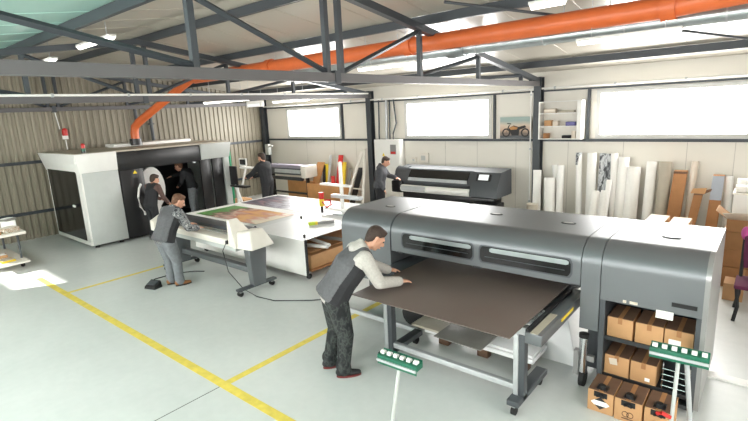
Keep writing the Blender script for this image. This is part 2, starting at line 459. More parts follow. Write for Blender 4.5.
t = thing('emergency_light', 'small white emergency light box between the two hanging tube lamps', 'light', (-12.3, 9.2, 3.3))
MB().box(-12.68, -11.95, 9.1, 9.22, 3.28, 3.46, .012).build('casing', M['white'], t)
MB().box(-12.6, -12.03, 9.09, 9.1, 3.3, 3.37).build('lens', M['screen'], t)
for x in (-12.6, -12.0): MB().tube([(x, 9.16, 3.45), (x, 9.16, roofz(9.16)-.005)], .006, 6).build('hanger', M['alu'], t)

def conduit(pts, label, r=.022):
    t = thing('cable_conduit', label, 'conduit', pts[0])
    MB().tube(pts, r, 8).build('tube', M['white'], t)
    P0, P1 = Vector(pts[0]), Vector(pts[-1]); L = (P1-P0).length; k = .6
    while k < L:
        c = P0.lerp(P1, k/L); dd = (P1-P0).normalized()
        MB().cyl(c-dd*.02, c+dd*.02, r*1.6, n=8).build('clip', M['alu'], t); k += 1.3
    return t
conduit([(-15.1, 11.6, 3.33), (1.2, 11.6, 3.33)], 'white conduit running along the back wall above the windows')
conduit([(-9.77, -1.5, 3.525), (-9.77, 11.5, 3.525)], 'white conduit along the bottom chord of the second roof truss')
conduit([(-4.63, 11.5, 0.0), (-4.63, 11.5, 3.3)], 'thin white conduit standing beside the column and the motorbike poster', .016)

# ------------------------------------------------------------------ enclosure machine (left)
t = thing('machine_enclosure', 'large white and black walk-in machine enclosure against the corrugated wall', 'machine', (-13.7, 6.3, 0))
X0, X1 = -14.88, -12.55
# left module: tapered white housing with an overhanging top band
MB().hexa([(X0+.08, 4.17, .08), (X1, 4.17, .08), (X1, 5.02, .08), (X0+.08, 5.02, .08), (X0-.08, 4.17, 1.87), (X1, 4.17, 1.87), (X1, 5.0, 1.87), (X0-.08, 5.0, 1.87)], .02).build('lower_housing', M['offgrey'], t)
MB().hexa([(X0-.02, 4.12, 1.86), (X1+.02, 4.12, 1.86), (X1+.02, 5.0, 1.86), (X0-.02, 5.0, 1.86), (X0-.28, 4.06, 2.32), (X1+.06, 4.06, 2.32), (X1+.06, 5.0, 2.32), (X0-.28, 5.0, 2.32)], .02).build('upper_band', M['white'], t)
mb = MB(); y = 4.15
mb.box(X0+.02, X1-.01, y-.02, y+.03, .09, .22).box(X0, X1-.01, y-.09, y+.03, 2.1, 2.3).box(X0+.02, X0+.12, y-.02, y+.03, .2, 2.2).box(X1-.24, X1-.01, y-.02, y+.03, .2, 2.2)
mb.build('door_frame', M['white'], t)
MB().box(X0+.12, X1-.24, y-.035, y+.0, .2, 2.13).build('window_panel', M['gloss'], t, label='dark glazed panel in the white end')
MB().box(X1-.75, X1-.6, y-.055, y-.03, 1.0, 1.06, .01).build('door_handle', M['white'], t)
for x in (X0+.25, X1-.15):
    for yy in (4.3, 4.88): MB().cyl((x, yy, 0), (x, yy, .09), .05, n=12).build('foot', M['rubber'], t)
# black middle bay
Y0, Y1 = 5.0, 8.1
MB().box(X0, X1-.1, Y0, Y1, .05, .12).build('bay_floor', M['black'], t)
MB().box(X0, X0+.05, Y0, Y1, .1, 2.25).build('bay_back', M['black'], t)
MB().box(X0-.05, X1+.02, Y0, 7.28, 1.83, 2.28, .015).build('header', M['black'], t)
MB().hexa([(X0, 7.28, 1.86), (X1+.03, 7.28, 1.86), (X1+.03, 8.2, 1.86), (X0, 8.2, 1.86), (X0, 7.28, 2.3), (X1+.1, 7.28, 2.3), (X1+.1, 8.25, 2.3), (X0, 8.25, 2.3)], .02).build('header_end', M['offgrey'], t)
MB().box(X0-.1, X1+.02, 4.08, 8.25, 2.29, 2.33).build('top_cover', M['beige'], t)
MB().box(X0+.2, X0+.8, 5.6, 7.9, 2.33, 2.42, .02).build('top_tray', M['white'], t)
for (ya, yb, xx) in ((7.28, 7.6, -12.62), (7.64, 7.98, -12.58)):
    MB().box(xx-.06, xx, ya, yb, .05, 1.86, .01).build('side_panel', M['black'], t)
MB().box(X1-.12, X1+.02, 8.0, 8.18, 0, 1.9, .015).build('end_post', M['offgrey'], t)
MB().box(X0, X1-.1, 8.1, 8.18, .05, 1.88).build('end_wall', M['offgrey'], t)
MB().box(X1-.06, X1, 5.03, 5.62, .07, 1.84, .012).build('access_door', M['black'], t)
hp = [(X1+.005, 5.5, .62), (X1+.06, 5.48, .68), (X1+.07, 5.38, .85), (X1+.07, 5.36, 1.1), (X1+.06, 5.42, 1.33), (X1+.005, 5.5, 1.42)]
MB().tube(hp, .028, 10).build('door_handle', M['white'], t, label='long curved white handle')
MB().cyl((X1-.005, 5.4, 1.74), (X1+.008, 5.4, 1.74), .06, n=3).build('warning_triangle', M['yel'], t)
# rounded white inner cover
mb = MB(); pr_ = []
for i in range(24):
    a = 2*PI*i/24; pr_.append((5.98+.34*math.cos(a), 1.22+.58*math.sin(a)))
mb.prism(pr_, -13.0, -12.92, 'x'); mb.box(-13.05, -12.95, 5.8, 6.15, .1, .8)
mb.build('rounded_cover', M['white'], t, label='rounded white inner cover')
MB().cyl((-12.7, 7.15, 1.79), (-12.7, 7.15, 1.83), .035, n=12).build('inner_lamp', M['screen'], t)

t = thing('stack_light', 'small red and green signal light on top of the white enclosure', 'signal light', (-12.7, 4.35, 2.33))
MB().cyl((-12.7, 4.35, 2.33), (-12.7, 4.35, 2.38), .05, n=14).build('base', M['black'], t)
MB().cyl((-12.7, 4.35, 2.38), (-12.7, 4.35, 2.45), .045, n=14).build('green_lens', M['green'], t)
MB().cyl((-12.7, 4.35, 2.45), (-12.7, 4.35, 2.52), .045, n=14).sphere((-12.7, 4.35, 2.52), .045).build('red_lens', M['red'], t)
t = thing('alarm_beacon', 'red alarm beacon on the corrugated wall above the enclosure', 'alarm', (XL+.04, 4.85, 2.75))
MB().box(XL+.035, XL+.08, 4.78, 4.92, 2.62, 2.74).build('mount', M['white'], t)
MB().cyl((XL+.09, 4.85, 2.72), (XL+.09, 4.85, 2.86), .07, n=14).sphere((XL+.09, 4.85, 2.86), .07).build('dome', M['red'], t)
MB().tube([(XL+.06, 4.85, 2.6), (XL+.06, 4.85, 2.33)], .012, 6).tube([(XL+.06, 4.75, 2.9), (XL+.06, 4.7, 3.4)], .012, 6).build('cable', M['white'], t)
for yy, lab in ((6.85, 'dark vertical pipe on the corrugated wall nearest the orange flue'), (7.3, 'dark vertical pipe on the corrugated wall, farther from the flue')):
    t = thing('wall_pipe', lab, 'pipe', (XL+.12, yy, 2.3))
    MB().tube([(XL+.12, yy, 1.9), (XL+.12, yy, 3.4)], .05, 12).build('tube', M['steel'], t)
    MB().box(XL+.03, XL+.18, yy-.07, yy+.07, 2.9, 2.94).build('bracket', M['steel'], t)

# ------------------------------------------------------------------ large printer (foreground)
P = thing('flatbed_printer', 'large grey wide flatbed printer with dark sheet on its bed', 'printer', (-2.6, 6.0, 0))
FY, TZ, BY = 4.92, 1.6, 6.2
def gprof(zb, inset=0):
    pts = [(FY+inset, zb)]
    for i in range(15):
        a = PI + (PI/2)*i/14
        pts.append((FY+.27+(.27-inset)*math.cos(a), 1.36-(.24-inset)*math.sin(a)))
    return pts + [(BY-.05, TZ-inset), (BY, TZ-.04-inset), (BY, zb)]
XA, XB, XC, XD, XE = -4.82, -3.9, -1.22, -.36, -.32
MB().prism(gprof(.62), XA, XB-.012, 'x').build('left_housing', M['pgrey'], P)
MB().prism(gprof(1.12, .012), XB-.014, XB+.012, 'x').build('seam_strip', M['pgrey2'], P)
beam = MB().prism(gprof(1.12), XB+.012, -1.42, 'x').build('gantry_cover', M['pgrey'], P)
MB().prism(gprof(.66), -1.412, XC-.008, 'x').build('column_cover', M['pgrey'], P)
MB().prism(gprof(1.02), XC, XD, 'x').build('right_housing', M['pgrey'], P)
MB().prism(gprof(.1, .0), XD, XE, 'x').build('end_plate', M['pgrey3'], P)
# pedestals
MB().box(XA+.02, XB-.1, 5.45, 6.1, .06, .63, .01).build('left_pedestal', M['pgrey2'], P)
MB().box(-1.4, XC-.01, 5.2, 6.15, .08, .67, .01).build('inner_leg', M['pgrey2'], P)
mb = MB()      # open shelf cabinet under the right housing
mb.box(XC, XC+.05, 4.925, 6.15, .08, 1.03).box(XC, XD, 5.45, 5.5, .08, 1.03).box(XC, XD, 5.5, 6.15, .08, 1.03).box(XD-.04, XD, 4.925, 5.5, .08, 1.03).box(XC, XD, 4.95, 5.45, .06, .1)
mb.build('right_pedestal', M['pgrey2'], P)
for z in (.595, .175):
    mb = MB(); mb.box(XC+.05, XD-.04, 4.97, 5.45, z-.012, z)
    mb.box(XC+.05, XD-.04, 4.955, 4.97, z-.012, z+.03)
    mb.build('shelf', M['cavity'], P)
mb = MB()
for z in (.3, .36, .42, .24): mb.tube([(-.64, 4.97, z), (-.4, 4.97, z)], .006, 6)
for x in (-.63, -.52, -.41): mb.tube([(x, 4.97, .2), (x, 4.97, .48)], .006, 6)
mb.build('wire_basket', M['chrome'], P)
MB().box(-.6, -.4, 4.913, 4.921, 1.09, 1.13).build('vent_slot', M['black'], P)
mb = MB(); mb.box(-.72, -.58, 4.905, 4.925, .955, 1.03); mb.build('white_label', M['paper'], P)
for xa, xb in ((-1.01, -.98), (-.95, -.88)): MB().box(xa, xb, 4.912, 4.92, 1.035, 1.06).build('yellow_label', M['tape'], P)
# oval recessed handles on top
for x, y in ((-.72, 5.5), (-1.78, 5.62), (-2.72, 5.68), (-4.3, 5.45)):
    mb = MB(); pr_ = [(x+.085*math.cos(2*PI*i/24), y+.05*math.sin(2*PI*i/24)) for i in range(24)]
    mb.prism(pr_, 1.598, 1.606, 'z')
    h = mb.build('grip_recess', M['cavity'], P)
    MB().prism([(x+.06*math.cos(2*PI*i/24), y+.03*math.sin(2*PI*i/24)) for i in range(24)], 1.606, 1.609, 'z').build('grip_pad', M['pgrey3'], h)
# front viewing windows: frames follow the curved hood
def hood(z, off=0):
    if z <= 1.36: return (FY-off, z)
    s_ = (z-1.36)/.24; c_ = math.sqrt(1-s_*s_); ny, nz = -c_/.27, s_/.24; L = math.hypot(ny, nz)
    return (FY+.27-.27*c_+off*ny/L, z+off*nz/L)
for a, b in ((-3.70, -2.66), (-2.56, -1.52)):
    mb = MB(); rows = 8
    def patch(mb, a, b, z0, z1, off):
        g = []
        for i in range(rows+1):
            z = z0+(z1-z0)*i/rows; yy, zz = hood(z, off)
            e = .03*(1 if i in (0, rows) else (.35 if i in (1, rows-1) else 0))
            g.append([mb.bm.verts.new((x, yy, zz)) for x in (a+e, a+(b-a)*.33, a+(b-a)*.66, b-e)])
        for i in range(rows):
            for k in range(3): mb.bm.faces.new((g[i][k], g[i][k+1], g[i+1][k+1], g[i+1][k]))
    patch(mb, a-.02, b+.02, 1.185, 1.40, .004)
    fr = mb.build('window_bezel', M['pgrey2'], P)
    mb = MB(); patch(mb, a, b, 1.202, 1.385, .008)
    mb.build('viewing_glass', M['gloss'], fr)
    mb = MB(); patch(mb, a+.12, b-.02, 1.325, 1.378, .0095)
    mb.build('carriage_beam', M['spiral'], fr)  # silver strip drawn as the bright reflection across the upper glass
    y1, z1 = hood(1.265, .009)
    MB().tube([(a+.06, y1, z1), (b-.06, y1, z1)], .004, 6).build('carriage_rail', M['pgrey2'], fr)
for x in (-3.75, -2.61, -1.47): MB().box(x-.05, x+.05, 4.92, 4.96, 1.10, 1.125).build('hood_clip', M['black'], P)
# bed, roller table and side rails
MB().box(-3.86, -1.66, 4.55, 7.0, .78, .9, .01).build('print_bed', M['pgrey2'], P)
MB().box(-3.9, -3.62, 4.62, 5.6, .9, .93, .005).build('bed_edge', M['pgrey2'], P)
MB().box(-1.62, -1.46, 3.98, 5.3, .82, .93, .006).build('side_rail', M['pgrey'], P)
MB().box(-1.57, -1.5, 3.985, 4.5, .93, .936).build('rail_strip', M['beige'], P)
mb = MB(); mb.box(-1.62, -1.58, 4.0, 5.2, .93, .95); mb.build('rail_rollers', M['black'], P)
MB().box(-1.5, -1.455, 4.5, 4.85, .87, .9).build('yellow_label', M['yel'], P)
mb = MB()      # roller deck in front of the gantry
mb.box(-3.42, -1.66, 4.12, 4.2, .8, .9)
mb.build('front_beam', M['alu'], P)
for i in range(5): MB().cyl((-3.4, 4.28+i*.07, .9), (-1.66, 4.28+i*.07, .9), .026, n=10).build('roller', M['alu'], P)
def caster(mb1, mb2, x, y, r=.05):
    mb1.box(x-.02, x+.02, y-.03, y+.03, r*1.5, r*2.3)
    mb2.cyl((x-.02, y, r), (x+.02, y, r), r, n=14)
for x in (-3.36, -1.73):
    lg = MB().box(x-.05, x+.0, 4.1, 4.2, .12, .82, .004).build('frame_leg', M['alu'], P)
    MB().box(x+.0, x+.06, 4.11, 4.2, .12, .82, .004).build('leg_channel', M['pgrey2'], lg)
    MB().box(x-.06, x+.06, 3.98, 4.75, .11, .17, .004).build('foot_bar', M['pgrey2'], P)
    for yy in (4.03, 4.68):
        m1, m2 = MB(), MB(); caster(m1, m2, x, yy)
        c = m1.build('caster', M['chrome'], P); m2.build('caster_wheel', M['rubber'], c)
MB().box(-3.3, -1.78, 4.13, 4.19, .2, .26, .004).build('crossbar', M['alu'], P)
MB().box(-5.0, -3.42, 4.78, 4.84, .09, .15, .004).build('crossbar', M['alu'], P)
# jack caster beside the pedestal
j = MB().cyl((-1.36, 4.93, .16), (-1.36, 4.93, .56), .045, n=16).build('jack_post', M['chrome'], P)
MB().box(-1.45, -1.4, 4.9, 4.97, .12, .4).box(-1.33, -1.25, 4.92, 4.97, .3, .36).build('jack_bracket', M['pgrey3'], j)
MB().cyl((-1.38, 4.93, .09), (-1.33, 4.93, .09), .09, n=18).build('jack_wheel', M['rubber'], j)
MB().cyl((-1.36, 4.93, .56), (-1.36, 4.93, .6), .05, n=16).build('jack_cap', M['rubber'], j)

# dark sheet being printed
o = MB().box(-3.57, -1.66, 3.74, 6.6, .945, .955, .002).build('dark_sheet', M['board'])
tag(o, 'large flat dark brown sheet lying on the printer bed', 'sheet')

# sheets stored under the printer table
t = thing('wooden_pallet', 'low wooden pallet of dark blocks under the printer table', 'pallet', (-2.6, 5.3, 0))
for x in (-3.05, -2.5, -2.0):
    for y in (4.9, 5.14): MB().box(x-.07, x+.07, y-.05, y+.05, 0, .13, .004).build('block', M['wood'], t)
for y in (4.84, 4.97, 5.1): MB().box(-3.2, -1.9, y, y+.1, .13, .15).build('deck_board', M['wood'], t)
for k, (x0, x1, y0, y1, z, th, m, lab) in enumerate((
        (-3.28, -1.84, 4.77, 5.2, .152, .05, 'sheet', 'white board at the bottom of the pile on the pallet'),
        (-3.1, -1.86, 4.8, 5.2, .205, .03, 'sheet', 'white board second up in the pile on the pallet'),
        (-3.42, -2.75, 4.68, 5.2, .238, .03, 'beige', 'beige board on top of the pile, at its left end'),
        (-2.98, -2.35, 4.52, 5.2, .272, .012, 'greysheet', 'thin grey board on top of the pile under the table'))):
    o = MB().box(x0, x1, y0, y1, z, z+th, .002).build('stored_board', M[m]); tag(o, lab, 'board', 'boards on the pallet under the table')
o = MB().hexa([(-2.7, 5.24, .0), (-1.52, 5.26, .0), (-1.52, 5.272, .0), (-2.7, 5.252, .0), (-2.75, 5.42, .76), (-1.75, 5.44, .76), (-1.75, 5.452, .76), (-2.75, 5.432, .76)]).build('leaning_sheet', M['sheet'])
tag(o, 'big white sheet leaning upright under the printer table by the inner leg', 'sheet')
o = MB().sphere((-3.62, 5.1, .27), .2, (1.2, .8, 1.0)).build('black_bag', M['rubber'])
mb = MB(); bm = mb.bm
tag(o, 'lumpy black rubbish bag under the left part of the printer table', 'bag')
o.location.z = -.07

# cartons on the printer shelves and on the floor
def carton(loc, w, d, h, label, group, rz=0, flaps=None, extra=None, mcol='card'):
    t = thing('carton', label, 'box', loc, rz, group)
    mb = MB().box(-w/2, w/2, 0, d, 0, h, .004); mb.build('box_body', M[mcol], t, world=False)
    if flaps != 'open':
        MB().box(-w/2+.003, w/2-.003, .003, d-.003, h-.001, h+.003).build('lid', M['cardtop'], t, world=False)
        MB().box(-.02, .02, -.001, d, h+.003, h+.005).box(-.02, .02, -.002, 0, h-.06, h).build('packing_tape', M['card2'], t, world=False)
    if extra: extra(t, w, d, h)
    return t
def lab_patch(x, z, s=.05):
    def f(t, w, d, h): MB().box(x-s, x+s, -.003, 0, z-s*.8, z+s*.8).build('label_sticker', M['paper'], t, world=False)
    return f
def torn(x, z, up=True):
    def f(t, w, d, h):
        mb = MB(); mb.hexa([(x-.03, -.004, z-.035), (x+.04, -.004, z-.03), (x+.04, -.001, z-.03), (x-.03, -.001, z-.035), (x-.045, -.005, z+.03), (x+.03, -.005, z+.04), (x+.03, -.001, z+.04), (x-.045, -.001, z+.03)])
        if False: mb.hexa([(x-.01, .06, h), (x+.03, .06, h), (x+.03, .065, h), (x-.01, .065, h), (x-.005, .05, h+.07), (x+.015, .06, h+.08), (x+.015, .065, h+.08), (x-.005, .055, h+.07)])
        mb.build('torn_tape', M['tape'], t, world=False)
    return f
G1, G2, G3 = 'cartons on the upper shelf of the printer', 'cartons on the lower shelf of the printer', 'cartons on the floor before the printer'
S1, S2 = .597, .177
carton((-1.035, 4.975, S1), .235, .36, .235, 'taped carton at the left end of the printer upper shelf', G1, .0)
carton((-.775, 4.975, S1), .24, .36, .235, 'taped carton in the middle of the printer upper shelf', G1, .0)
carton((-.527, 4.975, S1), .235, .36, .235, 'carton with white sticker at right of the printer upper shelf', G1, 0, extra=lab_patch(-.03, .1, .05))
carton((-1.045, 4.975, S2), .23, .36, .235, 'left carton of two on the lower shelf, torn white tape at its front', G2, 0, extra=torn(-.03, .17))
carton((-.8, 4.975, S2), .23, .36, .235, 'right carton of two on the lower shelf, small white square on front', G2, 0, extra=lab_patch(.04, .07, .022))
def ink_open(kind):
    def f(t, w, d, h):
        MB().box(-.05, .05, .03, .13, h+.002, h+.012, .003).build('opening', M['black'], t, world=False)
        if kind == 'diamond':
            MB().prism([(-.085, .1), (0, .035), (.085, .1), (0, .165)], -.003, 0, 'y').build('print_mark', M['ink'], t, world=False)
            MB().prism([(-.085, .1), (-.055, .075), (.055, .075), (.085, .1), (.055, .125), (-.055, .125)], -.005, -.002, 'y').build('label_sticker', M['paper'], t, world=False)
        else:
            mb = MB()
            mb.ring((-.02, -.003, .08), (-.02, 0, .08), .03, .024).ring((.02, -.003, .08), (.02, 0, .08), .03, .024).box(-.05, .05, -.002, 0, .03, .04).box(-.002, .002, -.002, 0, .035, .06)
            mb.build('print_mark', M['cardtop'], t, world=False)
        MB().box(-.06, .06, -.004, 0, h-.06, h-.005).build('hand_hole', M['black'], t, world=False)
        MB().tube([(-.03, -.012, h-.05), (.0, -.03, h-.03), (.03, -.012, h-.05)], .012, 8).cyl((0, .05, h), (0, .05, h+.05), .03, n=14).build('spout_cap', M['rubber'], t, world=False)
    return f
carton((-1.075, 4.54, 0), .235, .33, .225, 'carton on the floor with white label over a black diamond', G3, 0, extra=ink_open('diamond'))
carton((-.83, 4.53, 0), .235, .33, .225, 'middle carton of the floor row, black spout in its opening', G3, 0, extra=ink_open('round'))
carton((-.585, 4.53, 0), .22, .33, .225, 'right carton of the floor row, behind the red handle', G3, 0, extra=ink_open('round'))

# ------------------------------------------------------------------ roller stands
def roller_stand(label, head, rz, hgt, width, tilt, foot, second=None):
    t = thing('roller_stand', label, 'roller stand', (foot[0], foot[1], 0), 0, 'green roller stands')
    hd = Vector(head); ax = Vector((math.cos(rz), math.sin(rz), 0)); nrm = Vector((math.sin(rz), -math.cos(rz), 0))
    def bar(mb, o0, o1, z0, z1):
        a = hd - ax*width/2; b = hd + ax*width/2
        pts = []
        for z in (z0, z1):
            for e, o in ((a, o0), (b, o0), (b, o1), (a, o1)):
                q = e + nrm*o; pts.append((q.x, q.y, hd.z+z))
        return mb.hexa(pts, .004)
    tray = bar(MB(), -.05, .05, -.05, .0); bar(tray, .045, .052, -.085, -.02); bar(tray, -.052, -.045, -.05, .02)
    tray.build('tray', M['green'], t)
    bar(MB(), .053, .068, -.055, -.03).build('front_rail', M['alu'], t)
    n = 6
    for i in range(n):
        c = hd + ax*width*((i+.5)/n-.5)
        MB().cyl(c-ax*width*.045+Vector((0,0,.008)), c+ax*width*.045+Vector((0,0,.008)), .022, n=14).build('roller', M['white'], t)
    f = Vector(foot)
    MB().cyl(f+Vector((0, 0, .03)), hd+Vector((0, 0, -.05)), .016, n=12).build('pole', M['offgrey'], t)
    mb = MB()
    for k in range(3):
        a = 2*PI*k/3+.4; mb.tube([f+Vector((0, 0, .16)), f+Vector((.11*math.cos(a), .11*math.sin(a), .015))], .014, 8)
    mb.cyl(f+Vector((0, 0, .08)), f+Vector((0, 0, .22)), .035, n=12)
    mb.build('tripod_base', M['white'], t)
    if second:
        s = Vector(second)
        MB().tube([s, hd+ax*.05-nrm*.03+Vector((0, 0, -.05))], .02, 10).build('rear_pole', M['alu'], t)
        MB().tube([f+Vector((-.1, -.04, .3)), f+Vector((-.06, -.06, .33)), f+Vector((.0, -.04, .3))], .018, 8).build('clamp_handle', M['red'], t, label='curved red clamp handle')
    return t
roller_stand('green roller stand with white rollers in front of the camouflage trousers man', (-2.32, 2.98, .9), math.radians(2), .9, .41, 0, (-2.36, 2.82, 0))
roller_stand('green roller stand with white rollers beside the cartons', (-.45, 4.36, .93), math.radians(3), .93, .42, 0, (-.47, 4.40, 0), (-.33, 4.62, .0))

# ------------------------------------------------------------------ trimmer station
t = thing('trimming_machine', 'long white and grey trimming bar on wheeled stand before the print table', 'trimmer', (-7.6, 4.75, 0))
MB().box(-9.6, -7.0, 4.45, 4.68, .82, .93, .01).build('front_beam', M['warmwhite'], t)
MB().box(-9.6, -7.0, 4.76, 5.05, .93, 1.03, .008).build('rear_beam', M['pgrey2'], t)
MB().box(-9.55, -7.0, 4.5, 4.75, .72, .82, .006).build('lower_beam', M['offgrey'], t)
mb = MB(); mb.cyl((-9.55, 4.71, .96), (-7.02, 4.71, .96), .03, n=14); mb.build('clamp_bar', M['chrome'], t)
MB().hexa([(-7.05, 4.4, .84), (-6.85, 4.42, .82), (-6.85, 4.95, .82), (-7.05, 4.9, .84), (-7.06, 4.42, 1.3), (-7.0, 4.42, 1.31), (-7.0, 4.6, 1.31), (-7.06, 4.58, 1.3)], .015).hexa([(-6.98, 4.42, .8), (-6.52, 4.5, .8), (-6.5, 4.98, .82), (-6.95, 4.95, .82), (-6.95, 4.5, 1.08), (-6.66, 4.6, 1.12), (-6.64, 4.86, 1.12), (-6.95, 4.86, 1.08)], .03).build('end_cover', M['warmwhite'], t)
MB().prism([(4.35, .8), (4.35, 1.0), (4.6, 1.12), (5.0, 1.0), (5.0, .8)], -9.75, -9.6, 'x').build('end_cover', M['warmwhite'], t)
for x in (-6.76, -9.3):
    lg = MB().hexa([(x-.06, 4.6, .12), (x+.06, 4.6, .12), (x+.06, 4.86, .12), (x-.06, 4.86, .12), (x-.08, 4.55, .82), (x+.08, 4.55, .82), (x+.08, 4.92, .82), (x-.08, 4.92, .82)], .008).build('leg', M['pgrey'], t)
    MB().box(x-.05, x+.05, 4.3, 5.1, .1, .14, .006).build('foot_bar', M['pgrey2'], lg)
    for yy in (4.36, 5.03):
        m1, m2 = MB(), MB(); caster(m1, m2, x, yy, .045); m2.cyl((x-.05, yy, .045), (x-.03, yy, .045), .045, n=12)
        c = m1.build('caster', M['chrome'], t); m2.build('caster_wheel', M['rubber'], c)
MB().box(-9.3, -6.8, 4.68, 4.8, .3, .4, .006).build('stretcher', M['pgrey'], t)
MB().cyl((-7.1, 4.45, .9), (-7.1, 4.4, .9), .035, n=12).build('knob', M['black'], t)
cp = [(-7.15, 4.44, .9), (-7.17, 4.36, .75), (-7.05, 4.35, .4), (-6.8, 4.45, .1), (-6.5, 4.5, .012), (-6.1, 4.55, .012), (-5.6, 4.9, .012), (-5.2, 5.3, .012)]
MB().tube(cp, .009, 6).build('power_cord', M['cable'], t)

t = thing('foot_pedal', 'black foot pedal on the floor behind the man with tan shoes', 'pedal', (-8.55, 3.7, 0), .3)
MB().hexa([(-.13, -.09, 0), (.13, -.09, 0), (.13, .09, 0), (-.13, .09, 0), (-.12, -.08, .05), (.12, -.08, .05), (.12, .08, .13), (-.12, .08, .13)], .006).build('casing', M['rubber'], t, world=False)
MB().box(-.09, .09, -.06, .05, .09, .11, .004, rot=Quaternion((1, 0, 0), .4)).build('treadle', M['pgrey2'], t, world=False)
MB().tube([(-.1, .08, .04), (-.35, .35, .01), (-.2, .75, .01), (.1, .95, .01), (.3, 1.0, .01)], .01, 6).build('pedal_cord', M['cable'], t, world=False)

# ------------------------------------------------------------------ print table
t = thing('work_table', 'big white-topped work table with closed white front', 'table', (-8.3, 6.9, 0))
TX0, TX1, TY0, TY1 = -10.25, -6.1, 5.32, 8.1
MB().box(TX0, TX1, TY0, TY1, .86, .9, .006).build('table_top', M['sheet'], t)
MB().box(TX0+.1, TX1-.25, 5.5, 5.53, .1, .86).build('front_panel', M['white'], t)
MB().box(TX0+.1, TX0+.13, 5.63, 8.0, .13, .86).build('end_panel', M['white'], t)
MB().box(TX1-.25, TX1-.22, 5.5, 5.54, .08, .86).box(TX1-.25, TX1-.22, 7.6, 7.64, .1, .86).build('corner_post', M['black'], t)
for z in (.14, .5): MB().box(-8.3, TX1-.25, 5.64, 7.6, z, z+.02).build('shelf', M['card2'], t)
MB().box(-8.35, -8.3, 5.64, 7.6, .13, .86).build('divider', M['card2'], t)
for x in (-9.9, -8.2, -6.42):
    for y in (5.62, 7.5):
        m1, m2 = MB(), MB(); caster(m1, m2, x, y, .055)
        c = m1.build('caster', M['chrome'], t); m2.build('caster_wheel', M['rubber'], c)
# loose stuff in the open end of the table
for k, (x, y, z, rx, lab, m) in enumerate(((-6.55, 5.85, .53, .3, 'white paper roll in the open end of the work table, front one', 'paper'), (-6.6, 6.1, .535, -.2, 'white paper roll in the open end of the work table, second one', 'paper'), (-6.55, 6.4, .54, .15, 'grey roll in the open end of the work table', 'greysheet'))):
    t2 = thing('paper_roll', lab, 'roll', (x, y, z), group='rolls in the table end')
    d = Vector((math.cos(rx), math.sin(rx), 0))*.35; c = Vector((x, y, z+.035))
    MB().ring(c-d, c+d, .035, .02).build('roll', M[m], t2)
o = MB().box(-7.6, -6.42, 5.7, 7.2, .165, .42, .006).build('flat_carton', M['card']); tag(o, 'brown cardboard box on the bottom shelf of the work table', 'box')

def flat_print(name, label, cat, x0, x1, y0, y1, z, m, group=None):
    o = MB().box(x0, x1, y0, y1, z, z+.004).build(name, m); tag(o, label, cat, group); return o
flat_print('paper_sheet', 'blank white paper covering the left half of the work table', 'paper', -10.2, -7.9, 5.36, 8.06, .901, M['paper'])
flat_print('printed_sheet', 'green, red and orange print lying on the work table', 'print', -9.95, -7.75, 5.5, 6.5, .907, M['print_green'])
flat_print('printed_sheet', 'dark purple and grey print at the far side of the work table', 'print', -10.1, -7.6, 6.8, 7.95, .907, M['print_dark'])
flat_print('white_board', 'thick white board overhanging the near corner of the work table', 'board', -7.5, -5.98, 5.15, 6.9, .902, M['sheet'])
mb = MB()
for x, y in ((-7.42, 5.25), (-7.3, 6.3), (-6.1, 5.3)):
    t2 = thing('clamp_knob', {0: 'small black clamp knob at the trimmer end of the white board', 1: 'small black clamp knob beside the orange print', 2: 'small black clamp knob at the outer corner of the white board'}[[-7.42, -7.3, -6.1].index(x)], 'clamp', (x, y, .907), group='clamps on the white board')
    MB().cyl((x, y, .907), (x, y, .93), .02, n=10).build('base', M['black'], t2)
    MB().sphere((x, y, .945), .025).build('knob', M['black'], t2)
t = thing('label_box', 'long box with lime green and yellow end on the table corner', 'box', (-6.62, 6.2, .907), .95)
MB().box(-.16, .26, -.06, .06, 0, .055, .004).build('box_body', M['pgrey3'], t, world=False)
MB().box(-.24, -.12, -.062, .062, 0, .057, .004).build('green_end', M['lime'], t, world=False)
MB().box(-.12, -.07, -.063, .063, 0, .058, .004).build('yellow_band', M['yel'], t, world=False)

# tool rack on the far right end of the table
t = thing('tool_rack', 'white post rack with two cross arms at the end of the work table', 'rack', (-6.9, 7.1, .9))
MB().box(-6.85, -6.79, 7.0, 7.06, .907, 2.0, .006).build('post', M['white'], t)
MB().box(-7.0, -6.64, 6.9, 7.2, .907, .93, .004).build('base_plate', M['alu'], t)
MB().box(-7.4, -6.55, 6.97, 7.08, 1.5, 1.54, .006).build('cross_arm', M['white'], t)
MB().box(-7.1, -6.3, 6.98, 7.1, 1.25, 1.32, .006).build('cross_arm', M['alu'], t)
MB().box(-7.3, -6.6, 6.96, 7.1, .98, 1.03, .006).build('cross_arm', M['white'], t)
t = thing('spray_gun', 'red and yellow air tool hanging on the white rack', 'tool', (-7.3, 6.9, 1.0))
MB().cyl((-7.3, 6.9, 1.22), (-7.3, 6.9, 1.36), .055, n=14).build('cup', M['red'], t)
MB().box(-7.34, -7.25, 6.85, 6.94, 1.06, 1.22, .02).build('body', M['yel'], t)
MB().tube([(-7.25, 6.88, 1.16), (-7.12, 6.86, 1.06), (-7.0, 6.88, 1.12), (-7.05, 6.9, 1.22), (-7.2, 6.9, 1.2)], .022, 8).build('hose', M['red'], t)
MB().cyl((-7.3, 6.9, .92), (-7.3, 6.9, 1.06), .03, n=10).build('nozzle', M['black'], t)

